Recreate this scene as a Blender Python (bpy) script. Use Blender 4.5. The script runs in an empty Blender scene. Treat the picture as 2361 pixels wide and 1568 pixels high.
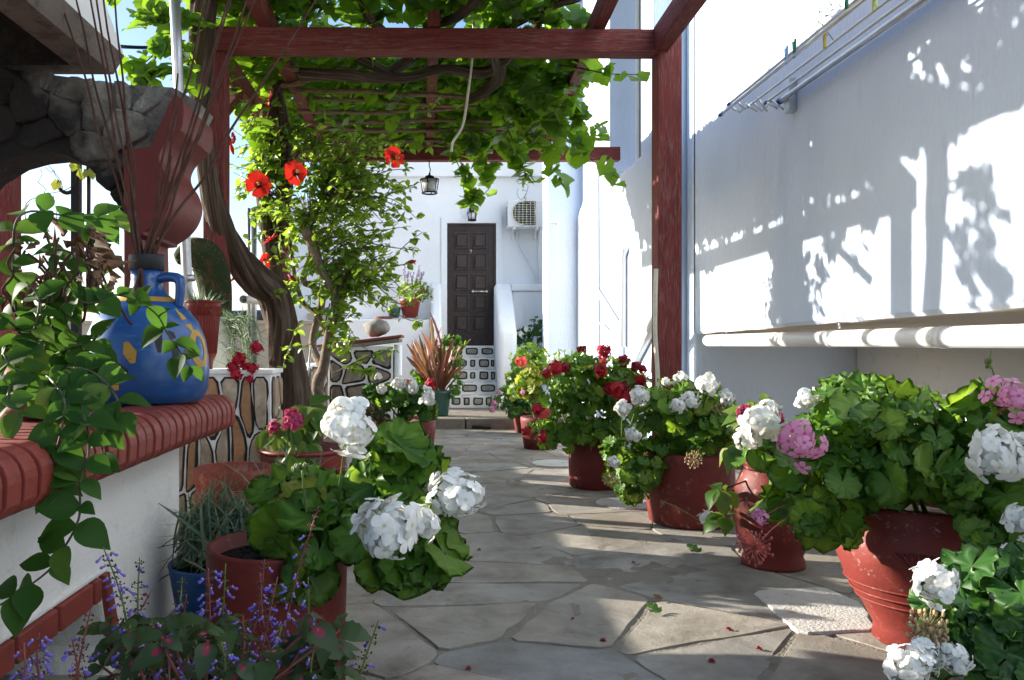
import bpy, bmesh, math, random
import numpy as np
from mathutils import Vector, Matrix, noise as mnoise
R = math.radians
sc = bpy.context.scene
col = sc.collection
random.seed(7); np.random.seed(7)

# ------------------------------------------------------------------ camera, world, sun, exposure
EYE = 1.12
F = 1836.0
cd = bpy.data.cameras.new('camera'); cam = bpy.data.objects.new('camera', cd); col.objects.link(cam)
cam.location = (0, 0, EYE); cam.rotation_euler = (R(90), 0, 0)
cd.lens = 28.0; cd.sensor_width = 36.0; cd.sensor_fit = 'HORIZONTAL'
cd.shift_x = 180 / 2360; cd.shift_y = 11 / 2360
cd.clip_start = 0.05; cd.clip_end = 600
sc.camera = cam

SUN_EL = R(17.6)
SUN_DIR = Vector((-1.0, 0.38, 0)).normalized() * math.cos(SUN_EL) + Vector((0, 0, math.sin(SUN_EL)))   # towards the sun
world = bpy.data.worlds.new('World'); sc.world = world; world.use_nodes = True
wn = world.node_tree.nodes; wl = world.node_tree.links; wn.clear()
sky = wn.new('ShaderNodeTexSky'); sky.sky_type = 'NISHITA'; sky.sun_disc = False
sky.sun_elevation = SUN_EL; sky.sun_rotation = math.atan2(SUN_DIR.x, SUN_DIR.y)
sky.air_density = 1.0; sky.dust_density = 1.1; sky.ozone_density = 2.5
bg = wn.new('ShaderNodeBackground'); bg.inputs['Strength'].default_value = 0.105
wo = wn.new('ShaderNodeOutputWorld')
wl.new(sky.outputs[0], bg.inputs[0]); wl.new(bg.outputs[0], wo.inputs[0])
sd = bpy.data.lights.new('sun', 'SUN'); sd.energy = 5.0; sd.angle = R(0.53); sd.color = (1.0, 0.93, 0.82)
sun = bpy.data.objects.new('sun', sd); col.objects.link(sun)
sun.rotation_euler = (-SUN_DIR).to_track_quat('-Z', 'Y').to_euler(); sun.location = SUN_DIR * 40
sc.view_settings.view_transform = 'Standard'; sc.view_settings.look = 'None'
sc.view_settings.gamma = 1.0; sc.view_settings.use_curve_mapping = False
sc.view_settings.exposure = 1.5
sc.render.engine = 'CYCLES'
sc.cycles.use_denoising = True
sc.cycles.max_bounces = 8; sc.cycles.diffuse_bounces = 4; sc.cycles.glossy_bounces = 2
sc.cycles.transmission_bounces = 4; sc.cycles.transparent_max_bounces = 4
sc.cycles.sample_clamp_indirect = 8.0

# ------------------------------------------------------------------ helpers
def P(px, py, d):
    """the place at distance d seen at a spot of the photograph (2360 x 1568 units)"""
    return Vector(((px - 1000) / F * d, d, EYE + (795 - py) / F * d))
def GY(py): return EYE * F / (py - 795)
def rnd(a, b): return random.uniform(a, b)
def rvec():
    while True:
        v = Vector((rnd(-1, 1), rnd(-1, 1), rnd(-1, 1)))
        if 0.05 < v.length < 1: return v.normalized()
def smooth_path(pts, k=4):
    pts = [Vector(p) for p in pts]; out = []
    n = len(pts)
    for i in range(n - 1):
        p0 = pts[max(i - 1, 0)]; p1 = pts[i]; p2 = pts[i + 1]; p3 = pts[min(i + 2, n - 1)]
        for j in range(k):
            t = j / k
            out.append(0.5 * ((2 * p1) + (p2 - p0) * t + (2 * p0 - 5 * p1 + 4 * p2 - p3) * t * t + (3 * p1 - p0 - 3 * p2 + p3) * t ** 3))
    out.append(pts[-1]); return out
def lerp_list(vals, n):
    out = []
    m = len(vals) - 1
    for i in range(n):
        t = i / (n - 1) * m if n > 1 else 0
        a = min(int(t), m - 1) if m > 0 else 0
        out.append(vals[a] + (vals[min(a + 1, m)] - vals[a]) * (t - a))
    return out

class MB:
    def __init__(s): s.v = []; s.f = []; s.uv = []; s.m = []; s.sm = []
    def add(s, vs, fs, uv=None, mi=0, sm=False):
        o = len(s.v); s.v += [tuple(v) for v in vs]
        s.uv += list(uv) if uv else [(0, 0)] * len(vs)
        s.f += [tuple(i + o for i in f) for f in fs]; s.m += [mi] * len(fs); s.sm += [sm] * len(fs); return s
    def box(s, x0, y0, z0, x1, y1, z1, mi=0):
        return s.add([(x0, y0, z0), (x1, y0, z0), (x1, y1, z0), (x0, y1, z0), (x0, y0, z1), (x1, y0, z1), (x1, y1, z1), (x0, y1, z1)],
                     [(0, 3, 2, 1), (4, 5, 6, 7), (0, 1, 5, 4), (1, 2, 6, 5), (2, 3, 7, 6), (3, 0, 4, 7)], mi=mi)
    def obar(s, a, b, w, h, mi=0, up=Vector((0, 0, 1))):
        a = Vector(a); b = Vector(b); t = (b - a).normalized()
        u = t.cross(up)
        u = Vector((1, 0, 0)) if u.length < 1e-4 else u.normalized()
        n = u.cross(t)
        vs = [p + u * sx * w / 2 + n * sz * h / 2 for p in (a, b) for sx, sz in ((-1, -1), (1, -1), (1, 1), (-1, 1))]
        return s.add(vs, [(0, 3, 2, 1)[::-1], (4, 5, 6, 7)[::-1], (0, 1, 5, 4)[::-1], (1, 2, 6, 5)[::-1], (2, 3, 7, 6)[::-1], (3, 0, 4, 7)[::-1]], mi=mi)
    def prism(s, poly, plane, a, b, mi=0):
        n = len(poly)
        def mk(p, t):
            return (p[0], t, p[1]) if plane == 'xz' else (t, p[0], p[1]) if plane == 'yz' else (p[0], p[1], t)
        vs = [mk(p, a) for p in poly] + [mk(p, b) for p in poly]
        fs = [tuple(range(n - 1, -1, -1)), tuple(range(n, 2 * n))] + [(i, (i + 1) % n, n + (i + 1) % n, n + i) for i in range(n)]
        return s.add(vs, fs, mi=mi)
    def tube(s, pts, rad, n=8, mi=0, cap=True, ridge=None, twist=0.0, sm=True):
        pts = [Vector(p) for p in pts]; m = len(pts)
        if not hasattr(rad, '__len__'): rad = [rad] * m
        elif len(rad) != m: rad = lerp_list(list(rad), m)
        t0 = (pts[1] - pts[0]).normalized()
        u = t0.orthogonal().normalized(); vs = []; uv = []; L = 0
        for i, p in enumerate(pts):
            t = (pts[min(i + 1, m - 1)] - pts[max(i - 1, 0)])
            t = t.normalized() if t.length > 1e-9 else t0
            u = (u - t * u.dot(t)); u = u.normalized() if u.length > 1e-6 else t.orthogonal().normalized()
            w = t.cross(u)
            if i: L += (p - pts[i - 1]).length
            for k in range(n):
                a = 2 * math.pi * k / n + twist * L
                r = rad[i] * (ridge(k, L) if ridge else 1)
                vs.append(p + (u * math.cos(a) + w * math.sin(a)) * r); uv.append((k / n, L))
        fs = [(i * n + k, i * n + (k + 1) % n, (i + 1) * n + (k + 1) % n, (i + 1) * n + k) for i in range(m - 1) for k in range(n)]
        if cap: fs += [tuple(range(n - 1, -1, -1)), tuple(range((m - 1) * n, m * n))]
        return s.add(vs, fs, uv, mi, sm)
    def lathe(s, prof, c=(0, 0, 0), n=32, mi=0, wob=0.0, sm=True):
        vs = []; uv = []; c = Vector(c); m = len(prof)
        for i, (r, z) in enumerate(prof):
            for k in range(n):
                a = 2 * math.pi * k / n
                q = r * (1 + wob * mnoise.noise(Vector((math.cos(a) * 1.3, math.sin(a) * 1.3, z * 5 + c.x))))
                vs.append(c + Vector((q * math.cos(a), q * math.sin(a), z))); uv.append((k / n, z))
        fs = [(i * n + k, i * n + (k + 1) % n, (i + 1) * n + (k + 1) % n, (i + 1) * n + k) for i in range(m - 1) for k in range(n)]
        if prof[0][0] > 1e-4: fs.append(tuple(range(n - 1, -1, -1)))
        if prof[-1][0] > 1e-4: fs.append(tuple(range((m - 1) * n, m * n)))
        return s.add(vs, fs, uv, mi, sm)
    def ball(s, c, r, n=8, mi=0, sq=(1, 1, 1)):
        c = Vector(c); m = max(3, n // 2); vs = []; fs = []
        for i in range(m + 1):
            th = math.pi * i / m
            for k in range(n):
                a = 2 * math.pi * k / n
                vs.append(c + Vector((r * sq[0] * math.sin(th) * math.cos(a), r * sq[1] * math.sin(th) * math.sin(a), -r * sq[2] * math.cos(th))))
        fs = [(i * n + k, i * n + (k + 1) % n, (i + 1) * n + (k + 1) % n, (i + 1) * n + k) for i in range(m) for k in range(n)]
        return s.add(vs, fs, None, mi, True)
    def put(s, base, M):
        """add a ready (verts, faces, uv, mi) shape moved by matrix M"""
        vs, fs, uv, mi = base
        return s.add([M @ Vector(v) for v in vs], fs, uv, mi, True)
    def mesh(s, name, mats, bevel=0.0, seg=2, ang=35):
        me = bpy.data.meshes.new(name)
        me.from_pydata(s.v, [], s.f)
        if not isinstance(mats, (list, tuple)): mats = [mats]
        for m in mats: me.materials.append(m)
        me.polygons.foreach_set('material_index', s.m)
        me.polygons.foreach_set('use_smooth', s.sm)
        ul = me.uv_layers.new(name='UVMap')
        idx = np.empty(len(me.loops), dtype=np.int32); me.loops.foreach_get('vertex_index', idx)
        ul.data.foreach_set('uv', np.array(s.uv, dtype=np.float32)[idx].ravel())
        bm = bmesh.new(); bm.from_mesh(me)
        if bevel > 0:
            bmesh.ops.remove_doubles(bm, verts=bm.verts, dist=1e-5)
            ed = [e for e in bm.edges if len(e.link_faces) == 2 and e.calc_face_angle(0) > R(ang)]
            bmesh.ops.bevel(bm, geom=ed, offset=bevel, segments=seg, profile=0.6, affect='EDGES', clamp_overlap=True)
            bmesh.ops.recalc_face_normals(bm, faces=bm.faces)
        else:
            if any(len(p) > 4 for p in s.f) or len(s.f) < 4000: bmesh.ops.recalc_face_normals(bm, faces=bm.faces)
        bm.to_mesh(me); bm.free()
        me.update(); return me

WM = {}
def link(name, data, parent=None, M=None, label=None, cat=None, group=None, kind=None):
    o = bpy.data.objects.new(name, data); col.objects.link(o)
    M = M or Matrix.Identity(4)
    if parent is not None:
        o.parent = parent; o.matrix_parent_inverse = WM[parent.name].inverted()
    o.matrix_basis = M; WM[o.name] = M.copy()
    if label: o['label'] = label
    if cat: o['category'] = cat
    if group: o['group'] = group
    if kind: o['kind'] = kind
    return o
def T(v): return Matrix.Translation(Vector(v))
def thing(name, label, cat, loc=(0, 0, 0), group=None, kind=None):
    return link(name, None, None, T(loc), label, cat, group, kind)
def part(name, mb, mats, parent, bevel=0.0, label=None, kind=None, seg=2):
    return link(name, mb.mesh(name, mats, bevel, seg), parent, None, label, None, None, kind)
def solo(name, mb, mats, label, cat, group=None, bevel=0.0, loc=None, seg=2):
    """a thing that is one mesh; its origin is moved to loc"""
    me = mb.mesh(name, mats, bevel, seg)
    M = None
    if loc is not None:
        me.transform(T(-Vector(loc))); M = T(loc)
    return link(name, me, None, M, label, cat, group)
def struct(name, mb, mats, bevel=0.0, parent=None):
    return link(name, mb.mesh(name, mats, bevel), parent, None, None, None, None, 'structure')

# ------------------------------------------------------------------ materials
def newmat(name):
    m = bpy.data.materials.new(name); m.use_nodes = True
    nt = m.node_tree; nt.nodes.clear()
    out = nt.nodes.new('ShaderNodeOutputMaterial'); b = nt.nodes.new('ShaderNodeBsdfPrincipled')
    nt.links.new(b.outputs[0], out.inputs[0])
    b.inputs['Specular IOR Level'].default_value = 0.35
    return m, nt, b, out
def node(nt, t, **kw):
    n = nt.nodes.new(t)
    for k, v in kw.items():
        if k in n.inputs: n.inputs[k].default_value = v
        else: setattr(n, k, v)
    return n
def ramp(nt, fac, stops):
    r = nt.nodes.new('ShaderNodeValToRGB'); el = r.color_ramp.elements
    while len(el) < len(stops): el.new(0.5)
    for e, (p, c) in zip(el, stops): e.position = p; e.color = (*c, 1)
    nt.links.new(fac, r.inputs[0]); return r.outputs[0]
def coords(nt, scale=(1, 1, 1), which='Object'):
    tc = nt.nodes.new('ShaderNodeTexCoord'); mp = nt.nodes.new('ShaderNodeMapping')
    mp.inputs['Scale'].default_value = scale
    nt.links.new(tc.outputs[which], mp.inputs[0]); return mp.outputs[0]
def nz(nt, vec, scale, detail=4, rough=0.55, dist=0.0):
    n = nt.nodes.new('ShaderNodeTexNoise'); n.inputs['Scale'].default_value = scale
    n.inputs['Detail'].default_value = detail; n.inputs['Roughness'].default_value = rough; n.inputs['Distortion'].default_value = dist
    nt.links.new(vec, n.inputs['Vector']); return n.outputs['Fac']
def mixc(nt, fac, a, b, mode='MIX'):
    m = nt.nodes.new('ShaderNodeMix'); m.data_type = 'RGBA'; m.blend_type = mode
    for s, v in ((m.inputs[0], fac), (m.inputs[6], a), (m.inputs[7], b)):
        if hasattr(v, 'is_output'): nt.links.new(v, s)
        elif isinstance(v, (int, float)): s.default_value = v
        else: s.default_value = (*v, 1)
    return m.outputs[2]
def math_(nt, op, a, b=None, c=None, clamp=False):
    m = nt.nodes.new('ShaderNodeMath'); m.operation = op; m.use_clamp = clamp
    for i, v in enumerate((a, b, c)):
        if v is None: continue
        if hasattr(v, 'is_output'): nt.links.new(v, m.inputs[i])
        else: m.inputs[i].default_value = v
    return m.outputs[0]
def bump(nt, b, h, strength=0.3, dist=0.01):
    n = nt.nodes.new('ShaderNodeBump'); n.inputs['Strength'].default_value = strength; n.inputs['Distance'].default_value = dist
    nt.links.new(h, n.inputs['Height']); nt.links.new(n.outputs[0], b.inputs['Normal'])
def objrand(nt):
    return nt.nodes.new('ShaderNodeObjectInfo').outputs['Random']

def plain(name, c, rough=0.5, metal=0.0, var=0.12, scale=20, bumps=0.0):
    m, nt, b, o = newmat(name)
    v = coords(nt); f = nz(nt, v, scale)
    lo = tuple(x * (1 - var) for x in c); hi = tuple(min(1, x * (1 + var)) for x in c)
    nt.links.new(ramp(nt, f, [(0.3, lo), (0.7, hi)]), b.inputs['Base Color'])
    b.inputs['Roughness'].default_value = rough; b.inputs['Metallic'].default_value = metal
    if bumps: bump(nt, b, nz(nt, v, scale * 6), bumps, 0.004)
    return m
def stucco(name, c, rscale=55, strength=0.5, stretch=(1, 1, 1), dirt=0.1, dirtcol=(0.42, 0.38, 0.32), dirt_lo=0.62):
    m, nt, b, o = newmat(name)
    v = coords(nt); vs = coords(nt, stretch)
    big = nz(nt, v, 1.7, 5); mid = nz(nt, vs, 9, 5, 0.7)
    cc = mixc(nt, ramp(nt, big, [(0.3, (0, 0, 0)), (0.75, (1, 1, 1))]), tuple(x * 0.93 for x in c), c)
    dm = math_(nt, 'MULTIPLY', ramp(nt, mid, [(dirt_lo, (0, 0, 0)), (dirt_lo + 0.13, (1, 1, 1))]), dirt)
    nt.links.new(mixc(nt, dm, cc, dirtcol), b.inputs['Base Color'])
    b.inputs['Roughness'].default_value = 0.85; b.inputs['Specular IOR Level'].default_value = 0.2
    h = math_(nt, 'ADD', nz(nt, vs, rscale, 3, 0.6), math_(nt, 'MULTIPLY', nz(nt, v, 6, 2), 1.2))
    bump(nt, b, h, strength, 0.012)
    return m
def terracotta(name, c, wear=(0.55, 0.42, 0.36), wamt=0.5, rough=0.6, wlo=0.66):
    m, nt, b, o = newmat(name)
    v = coords(nt); f1 = nz(nt, v, 7, 5, 0.65); f2 = nz(nt, v, 26, 6, 0.7); f3 = nz(nt, v, 3, 3)
    cc = ramp(nt, f1, [(0.3, tuple(x * 0.78 for x in c)), (0.7, tuple(x * 1.15 for x in c))])
    w = math_(nt, 'MULTIPLY', ramp(nt, f2, [(wlo, (0, 0, 0)), (wlo + 0.1, (1, 1, 1))]), ramp(nt, f3, [(0.45, (0, 0, 0)), (0.6, (1, 1, 1))]))
    cc = mixc(nt, math_(nt, 'MULTIPLY', objrand(nt), 0.32), cc, tuple(x * 0.45 + 0.012 for x in c))
    nt.links.new(mixc(nt, math_(nt, 'MULTIPLY', w, wamt), cc, wear), b.inputs['Base Color'])
    b.inputs['Roughness'].default_value = rough
    bump(nt, b, math_(nt, 'ADD', nz(nt, v, 60, 4), f1), 0.25, 0.006)
    return m
def redwood(name, axis):
    m, nt, b, o = newmat(name)
    st = {'x': (2.2, 42, 42), 'y': (42, 2.2, 42), 'z': (42, 42, 2.2)}[axis]
    v = coords(nt, st); g = nz(nt, v, 1.6, 6, 0.6, 0.6); g2 = nz(nt, v, 4.5, 6, 0.7, 0.3)
    big = nz(nt, coords(nt), 2.6, 4)
    base = ramp(nt, g, [(0.28, (0.085, 0.011, 0.010)), (0.55, (0.165, 0.023, 0.018)), (0.8, (0.225, 0.042, 0.033))])
    wear = math_(nt, 'MULTIPLY', ramp(nt, g2, [(0.50, (0, 0, 0)), (0.64, (1, 1, 1))]), ramp(nt, big, [(0.36, (0.10,) * 3), (0.66, (0.7,) * 3)]))
    nt.links.new(mixc(nt, wear, base, (0.25, 0.175, 0.155)), b.inputs['Base Color'])
    b.inputs['Roughness'].default_value = 0.72
    bump(nt, b, g2, 0.45, 0.004)
    return m
def barkmat(name, cols, us=5, vs=0.9):
    m, nt, b, o = newmat(name)
    v = coords(nt, (us, vs, 1), 'UV'); w = coords(nt)
    g = nz(nt, v, 2.4, 8, 0.65, 0.5); g2 = nz(nt, w, 14, 5)
    nt.links.new(mixc(nt, math_(nt, 'MULTIPLY', g2, 0.35), ramp(nt, g, [(0.32, cols[0]), (0.52, cols[1]), (0.7, cols[2])]), cols[1]), b.inputs['Base Color'])
    b.inputs['Roughness'].default_value = 0.9; b.inputs['Specular IOR Level'].default_value = 0.15
    bump(nt, b, g, 0.9, 0.02)
    return m
def leafmat(name, stops, trans, tfac=0.35, vein='palm', veincol=(0.22, 0.30, 0.08), vamt=0.4, rough=0.42, zone=None, spec=0.35, back=0.35):
    stops = [(p_, tuple(x * 1.45 for x in c_)) for p_, c_ in stops]; tfac += 0.06
    m, nt, b, o = newmat(name)
    at = nt.nodes.new('ShaderNodeAttribute'); at.attribute_name = 'rnd'
    r = math_(nt, 'FRACT', math_(nt, 'ADD', at.outputs['Fac'], objrand(nt)))
    tc = nt.nodes.new('ShaderNodeTexCoord'); sp = nt.nodes.new('ShaderNodeSeparateXYZ'); nt.links.new(tc.outputs['UV'], sp.inputs[0])
    u, v = sp.outputs[0], sp.outputs[1]
    c = ramp(nt, r, stops)
    f = nz(nt, tc.outputs['UV'], 6, 3)
    c = mixc(nt, math_(nt, 'MULTIPLY', f, 0.4), c, tuple(x * 0.55 for x in stops[0][1]))
    if vein == 'palm':
        th = math_(nt, 'ARCTAN2', u, v)
        s = math_(nt, 'ABSOLUTE', math_(nt, 'SINE', math_(nt, 'MULTIPLY', th, 3.5)))
        rr = math_(nt, 'SQRT', math_(nt, 'ADD', math_(nt, 'MULTIPLY', u, u), math_(nt, 'MULTIPLY', v, v)))
        msk = math_(nt, 'LESS_THAN', math_(nt, 'MULTIPLY', s, rr), 0.05)
    else:
        au = math_(nt, 'ABSOLUTE', u)
        mid = math_(nt, 'LESS_THAN', au, 0.018)
        side = math_(nt, 'GREATER_THAN', math_(nt, 'SINE', math_(nt, 'MULTIPLY', math_(nt, 'SUBTRACT', v, math_(nt, 'MULTIPLY', au, 0.8)), 44)), 0.86)
        msk = math_(nt, 'MAXIMUM', mid, math_(nt, 'MULTIPLY', side, 0.6))
    c = mixc(nt, math_(nt, 'MULTIPLY', msk, vamt), c, veincol)
    if zone:   # coloured heart of a coleus leaf
        au = math_(nt, 'ABSOLUTE', u); dv = math_(nt, 'SUBTRACT', v, 0.22)
        dd = math_(nt, 'ADD', math_(nt, 'MULTIPLY', math_(nt, 'MULTIPLY', au, au), 11.0), math_(nt, 'MULTIPLY', math_(nt, 'MULTIPLY', dv, dv), 4.2))
        dd = math_(nt, 'ADD', dd, math_(nt, 'ADD', math_(nt, 'MULTIPLY', f, 0.7), math_(nt, 'MULTIPLY', r, 0.45)))
        c = mixc(nt, ramp(nt, dd, [(0.54, (1, 1, 1)), (0.64, (0, 0, 0))]), c, zone[0])
        c = mixc(nt, ramp(nt, dd, [(0.36, (1, 1, 1)), (0.44, (0, 0, 0))]), c, zone[1])
    ge = nt.nodes.new('ShaderNodeNewGeometry')
    c = mixc(nt, math_(nt, 'MULTIPLY', ge.outputs['Backfacing'], back), c, (0.17, 0.24, 0.10))
    nt.links.new(c, b.inputs['Base Color']); b.inputs['Roughness'].default_value = rough
    b.inputs['Specular IOR Level'].default_value = spec
    t = nt.nodes.new('ShaderNodeBsdfTranslucent')
    nt.links.new(mixc(nt, 0.65, c, trans), t.inputs['Color'])
    ms = nt.nodes.new('ShaderNodeMixShader'); ms.inputs[0].default_value = tfac
    nt.links.new(b.outputs[0], ms.inputs[1]); nt.links.new(t.outputs[0], ms.inputs[2]); nt.links.new(ms.outputs[0], o.inputs[0])
    bump(nt, b, msk, -0.25, 0.01)
    return m
def petalmat(name, c, c2, tfac=0.35, eye=None):
    m, nt, b, o = newmat(name)
    r = objrand(nt)
    tc = nt.nodes.new('ShaderNodeTexCoord'); sp = nt.nodes.new('ShaderNodeSeparateXYZ'); nt.links.new(tc.outputs['UV'], sp.inputs[0])
    cc = mixc(nt, r, c, c2)
    if eye:
        rr = math_(nt, 'SQRT', math_(nt, 'ADD', math_(nt, 'MULTIPLY', sp.outputs[0], sp.outputs[0]), math_(nt, 'MULTIPLY', sp.outputs[1], sp.outputs[1])))
        cc = mixc(nt, ramp(nt, rr, [(eye[1], (1, 1, 1)), (eye[1] + 0.12, (0, 0, 0))]), cc, eye[0])
    f = nz(nt, coords(nt, (1, 1, 1), 'UV'), 7, 3)
    cc = mixc(nt, math_(nt, 'MULTIPLY', f, 0.25), cc, tuple(x * 0.75 for x in c2))
    nt.links.new(cc, b.inputs['Base Color']); b.inputs['Roughness'].default_value = 0.6
    t = nt.nodes.new('ShaderNodeBsdfTranslucent'); nt.links.new(cc, t.inputs['Color'])
    ms = nt.nodes.new('ShaderNodeMixShader'); ms.inputs[0].default_value = tfac
    nt.links.new(b.outputs[0], ms.inputs[1]); nt.links.new(t.outputs[0], ms.inputs[2]); nt.links.new(ms.outputs[0], o.inputs[0])
    return m
def stonemat(name, stops, rscale=9, wet=0.8):
    m, nt, b, o = newmat(name)
    v = coords(nt); r = objrand(nt)
    c = ramp(nt, r, stops)
    f = nz(nt, v, rscale, 7, 0.65, 0.3); g = nz(nt, v, rscale * 7, 4, 0.7); big = nz(nt, v, 1.6, 3)
    c = mixc(nt, 0.75, c, ramp(nt, f, [(0.25, (0.10,) * 3), (0.5, (0.5,) * 3), (0.75, (0.86,) * 3)]), 'OVERLAY')
    f3 = nz(nt, v, rscale * 0.55, 6, 0.7, 1.2)
    c = mixc(nt, math_(nt, 'MULTIPLY', ramp(nt, f3, [(0.52, (0, 0, 0)), (0.62, (1, 1, 1))]), 0.35), c, tuple(x * y for x, y in zip(stops[0][1], (0.95, 0.80, 0.64))))
    c = mixc(nt, math_(nt, 'MULTIPLY', ramp(nt, g, [(0.6, (0, 0, 0)), (0.72, (1, 1, 1))]), 0.5), c, tuple(x * 0.4 for x in stops[0][1]))
    c = mixc(nt, math_(nt, 'MULTIPLY', ramp(nt, big, [(0.4, (0, 0, 0)), (0.65, (1, 1, 1))]), 0.25), c, tuple(x * 1.3 for x in stops[-1][1]))
    nt.links.new(c, b.inputs['Base Color']); b.inputs['Roughness'].default_value = wet; b.inputs['Specular IOR Level'].default_value = 0.3
    h_ = nz(nt, v, rscale * 45, 3, 0.7)
    bump(nt, b, math_(nt, 'ADD', math_(nt, 'ADD', math_(nt, 'MULTIPLY', f, 1.5), math_(nt, 'MULTIPLY', g, 0.35)), math_(nt, 'MULTIPLY', h_, 0.16)), 0.6, 0.012)
    return m

M = {}
M['white'] = stucco('white_stucco', (0.86, 0.87, 0.885), 60, 0.28, (1, 1, 0.5), 0.05)
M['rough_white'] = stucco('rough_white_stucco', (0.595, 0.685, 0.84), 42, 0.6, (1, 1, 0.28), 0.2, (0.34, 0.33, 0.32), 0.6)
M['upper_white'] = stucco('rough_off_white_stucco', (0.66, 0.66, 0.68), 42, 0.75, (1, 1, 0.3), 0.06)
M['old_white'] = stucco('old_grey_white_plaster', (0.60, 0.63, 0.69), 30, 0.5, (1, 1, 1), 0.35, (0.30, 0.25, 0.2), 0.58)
M['bbq_white'] = stucco('whitewash', (0.72, 0.70, 0.66), 48, 0.5, (1, 1, 1), 0.35, (0.35, 0.31, 0.26), 0.6)
M['mortar_white'] = plain('white_mortar', (0.78, 0.77, 0.74), 0.8, 0, 0.08, 12, 0.4)
M['cement'] = stucco('cement', (0.225, 0.20, 0.162), 90, 0.9, (1, 1, 1), 0.4, (0.10, 0.085, 0.07), 0.5)
M['flag'] = stonemat('flagstone', [(0.0, (0.225, 0.205, 0.168)), (0.35, (0.265, 0.237, 0.19)), (0.6, (0.245, 0.23, 0.202)), (0.85, (0.29, 0.255, 0.205)), (1.0, (0.19, 0.188, 0.182))], 3.2)
M['tanstone'] = stonemat('tan_stone', [(0.0, (0.33, 0.26, 0.18)), (0.5, (0.40, 0.33, 0.24)), (0.86, (0.36, 0.29, 0.22)), (0.90, (0.34, 0.17, 0.08)), (1.0, (0.33, 0.18, 0.09))], 10)
M['darkstone'] = stonemat('brown_stone', [(0.0, (0.20, 0.165, 0.125)), (0.5, (0.25, 0.21, 0.165)), (1.0, (0.17, 0.145, 0.12))], 10)
M['stairstone'] = stonemat('grey_green_stone', [(0.0, (0.28, 0.28, 0.24)), (0.5, (0.34, 0.33, 0.28)), (1.0, (0.30, 0.27, 0.24))], 12)
M['blackpaint'] = plain('black_paint', (0.016, 0.016, 0.017), 0.6, 0, 0.3, 20)
M['rubble'] = stonemat('sooty_rubble', [(0.0, (0.16, 0.145, 0.125)), (0.5, (0.21, 0.19, 0.165)), (1.0, (0.24, 0.22, 0.19))], 8)
M['soot'] = stucco('soot', (0.028, 0.025, 0.022), 30, 0.7, (1, 1, 1), 0.55, (0.075, 0.062, 0.05), 0.5)
M['brownplaster'] = stucco('smoked_plaster', (0.14, 0.115, 0.095), 30, 0.6, (1, 1, 1), 0.6, (0.045, 0.038, 0.032), 0.48)
M['redplaster'] = terracotta('red_plaster', (0.165, 0.024, 0.019), wamt=0.2)
M['brick'] = terracotta('red_brick', (0.225, 0.042, 0.030), (0.42, 0.26, 0.22), wamt=0.3, rough=0.55)
M['joint'] = plain('dark_joint', (0.03, 0.014, 0.012), 0.9)
M['potred'] = terracotta('red_painted_pot', (0.165, 0.021, 0.015), (0.42, 0.3, 0.27), wamt=0.75, wlo=0.56)
M['potclay'] = terracotta('worn_clay', (0.22, 0.046, 0.026), (0.42, 0.26, 0.19), 0.8, 0.75, 0.5)
M['urnred'] = terracotta('worn_red_urn', (0.18, 0.024, 0.016), (0.62, 0.5, 0.46), 0.85, 0.62, 0.57)
M['plasred'] = plain('red_plastic', (0.18, 0.024, 0.017), 0.42, 0, 0.06, 8)
M['bluepot'] = plain('blue_plastic', (0.012, 0.075, 0.22), 0.35, 0, 0.15, 9)
M['greenpot'] = plain('green_plastic', (0.03, 0.085, 0.07), 0.4)
M['whitepot'] = plain('white_plastic', (0.56, 0.57, 0.53), 0.45, 0, 0.05, 6)
M['soil'] = plain('potting_soil', (0.028, 0.02, 0.015), 0.95, 0, 0.5, 60, 0.8)
M['wx'] = redwood('red_wood_x', 'x'); M['wy'] = redwood('red_wood_y', 'y'); M['wz'] = redwood('red_wood_z', 'z')
M['vinebark'] = barkmat('vine_bark', [(0.022, 0.014, 0.010), (0.085, 0.058, 0.042), (0.24, 0.19, 0.155)], 7, 0.7)
M['hibbark'] = barkmat('hibiscus_bark', [(0.12, 0.085, 0.06), (0.21, 0.16, 0.12), (0.31, 0.25, 0.20)], 3, 8)
M['cane'] = barkmat('dry_cane', [(0.14, 0.09, 0.055), (0.25, 0.17, 0.11), (0.34, 0.25, 0.17)], 2, 6)
M['twig'] = barkmat('brown_twig', [(0.05, 0.026, 0.018), (0.11, 0.055, 0.04), (0.17, 0.1, 0.075)], 2, 7)
M['stem'] = plain('green_stem', (0.11, 0.16, 0.035), 0.5, 0, 0.2, 30)
M['stemdark'] = plain('dark_stem', (0.055, 0.06, 0.025), 0.6, 0, 0.3, 30)
M['stemred'] = plain('reddish_stem', (0.22, 0.07, 0.06), 0.5, 0, 0.25, 30)
M['dry'] = plain('dry_leaf', (0.16, 0.085, 0.045), 0.8, 0, 0.4, 40, 0.3)
M['pvc'] = plain('white_pvc', (0.78, 0.78, 0.78), 0.3, 0, 0.03, 5)
M['steel'] = plain('galvanised_steel', (0.50, 0.51, 0.52), 0.38, 0.85, 0.12, 18)
M['alu'] = plain('aluminium', (0.62, 0.63, 0.65), 0.3, 0.9, 0.08, 18)
M['iron'] = plain('black_iron', (0.014, 0.014, 0.016), 0.45, 0.3)
M['doorwood'] = plain('dark_brown_door', (0.042, 0.027, 0.024), 0.45, 0, 0.25, 14)
M['doorpanel'] = plain('dark_brown_panel', (0.055, 0.037, 0.033), 0.42, 0, 0.25, 14)
M['brass'] = plain('pale_brass', (0.72, 0.66, 0.5), 0.25, 0.8)
M['acwhite'] = plain('white_enamel', (0.76, 0.76, 0.75), 0.35, 0, 0.03)
M['acgrille'] = plain('dark_coil', (0.055, 0.05, 0.045), 0.5, 0.4, 0.3, 60)
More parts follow.
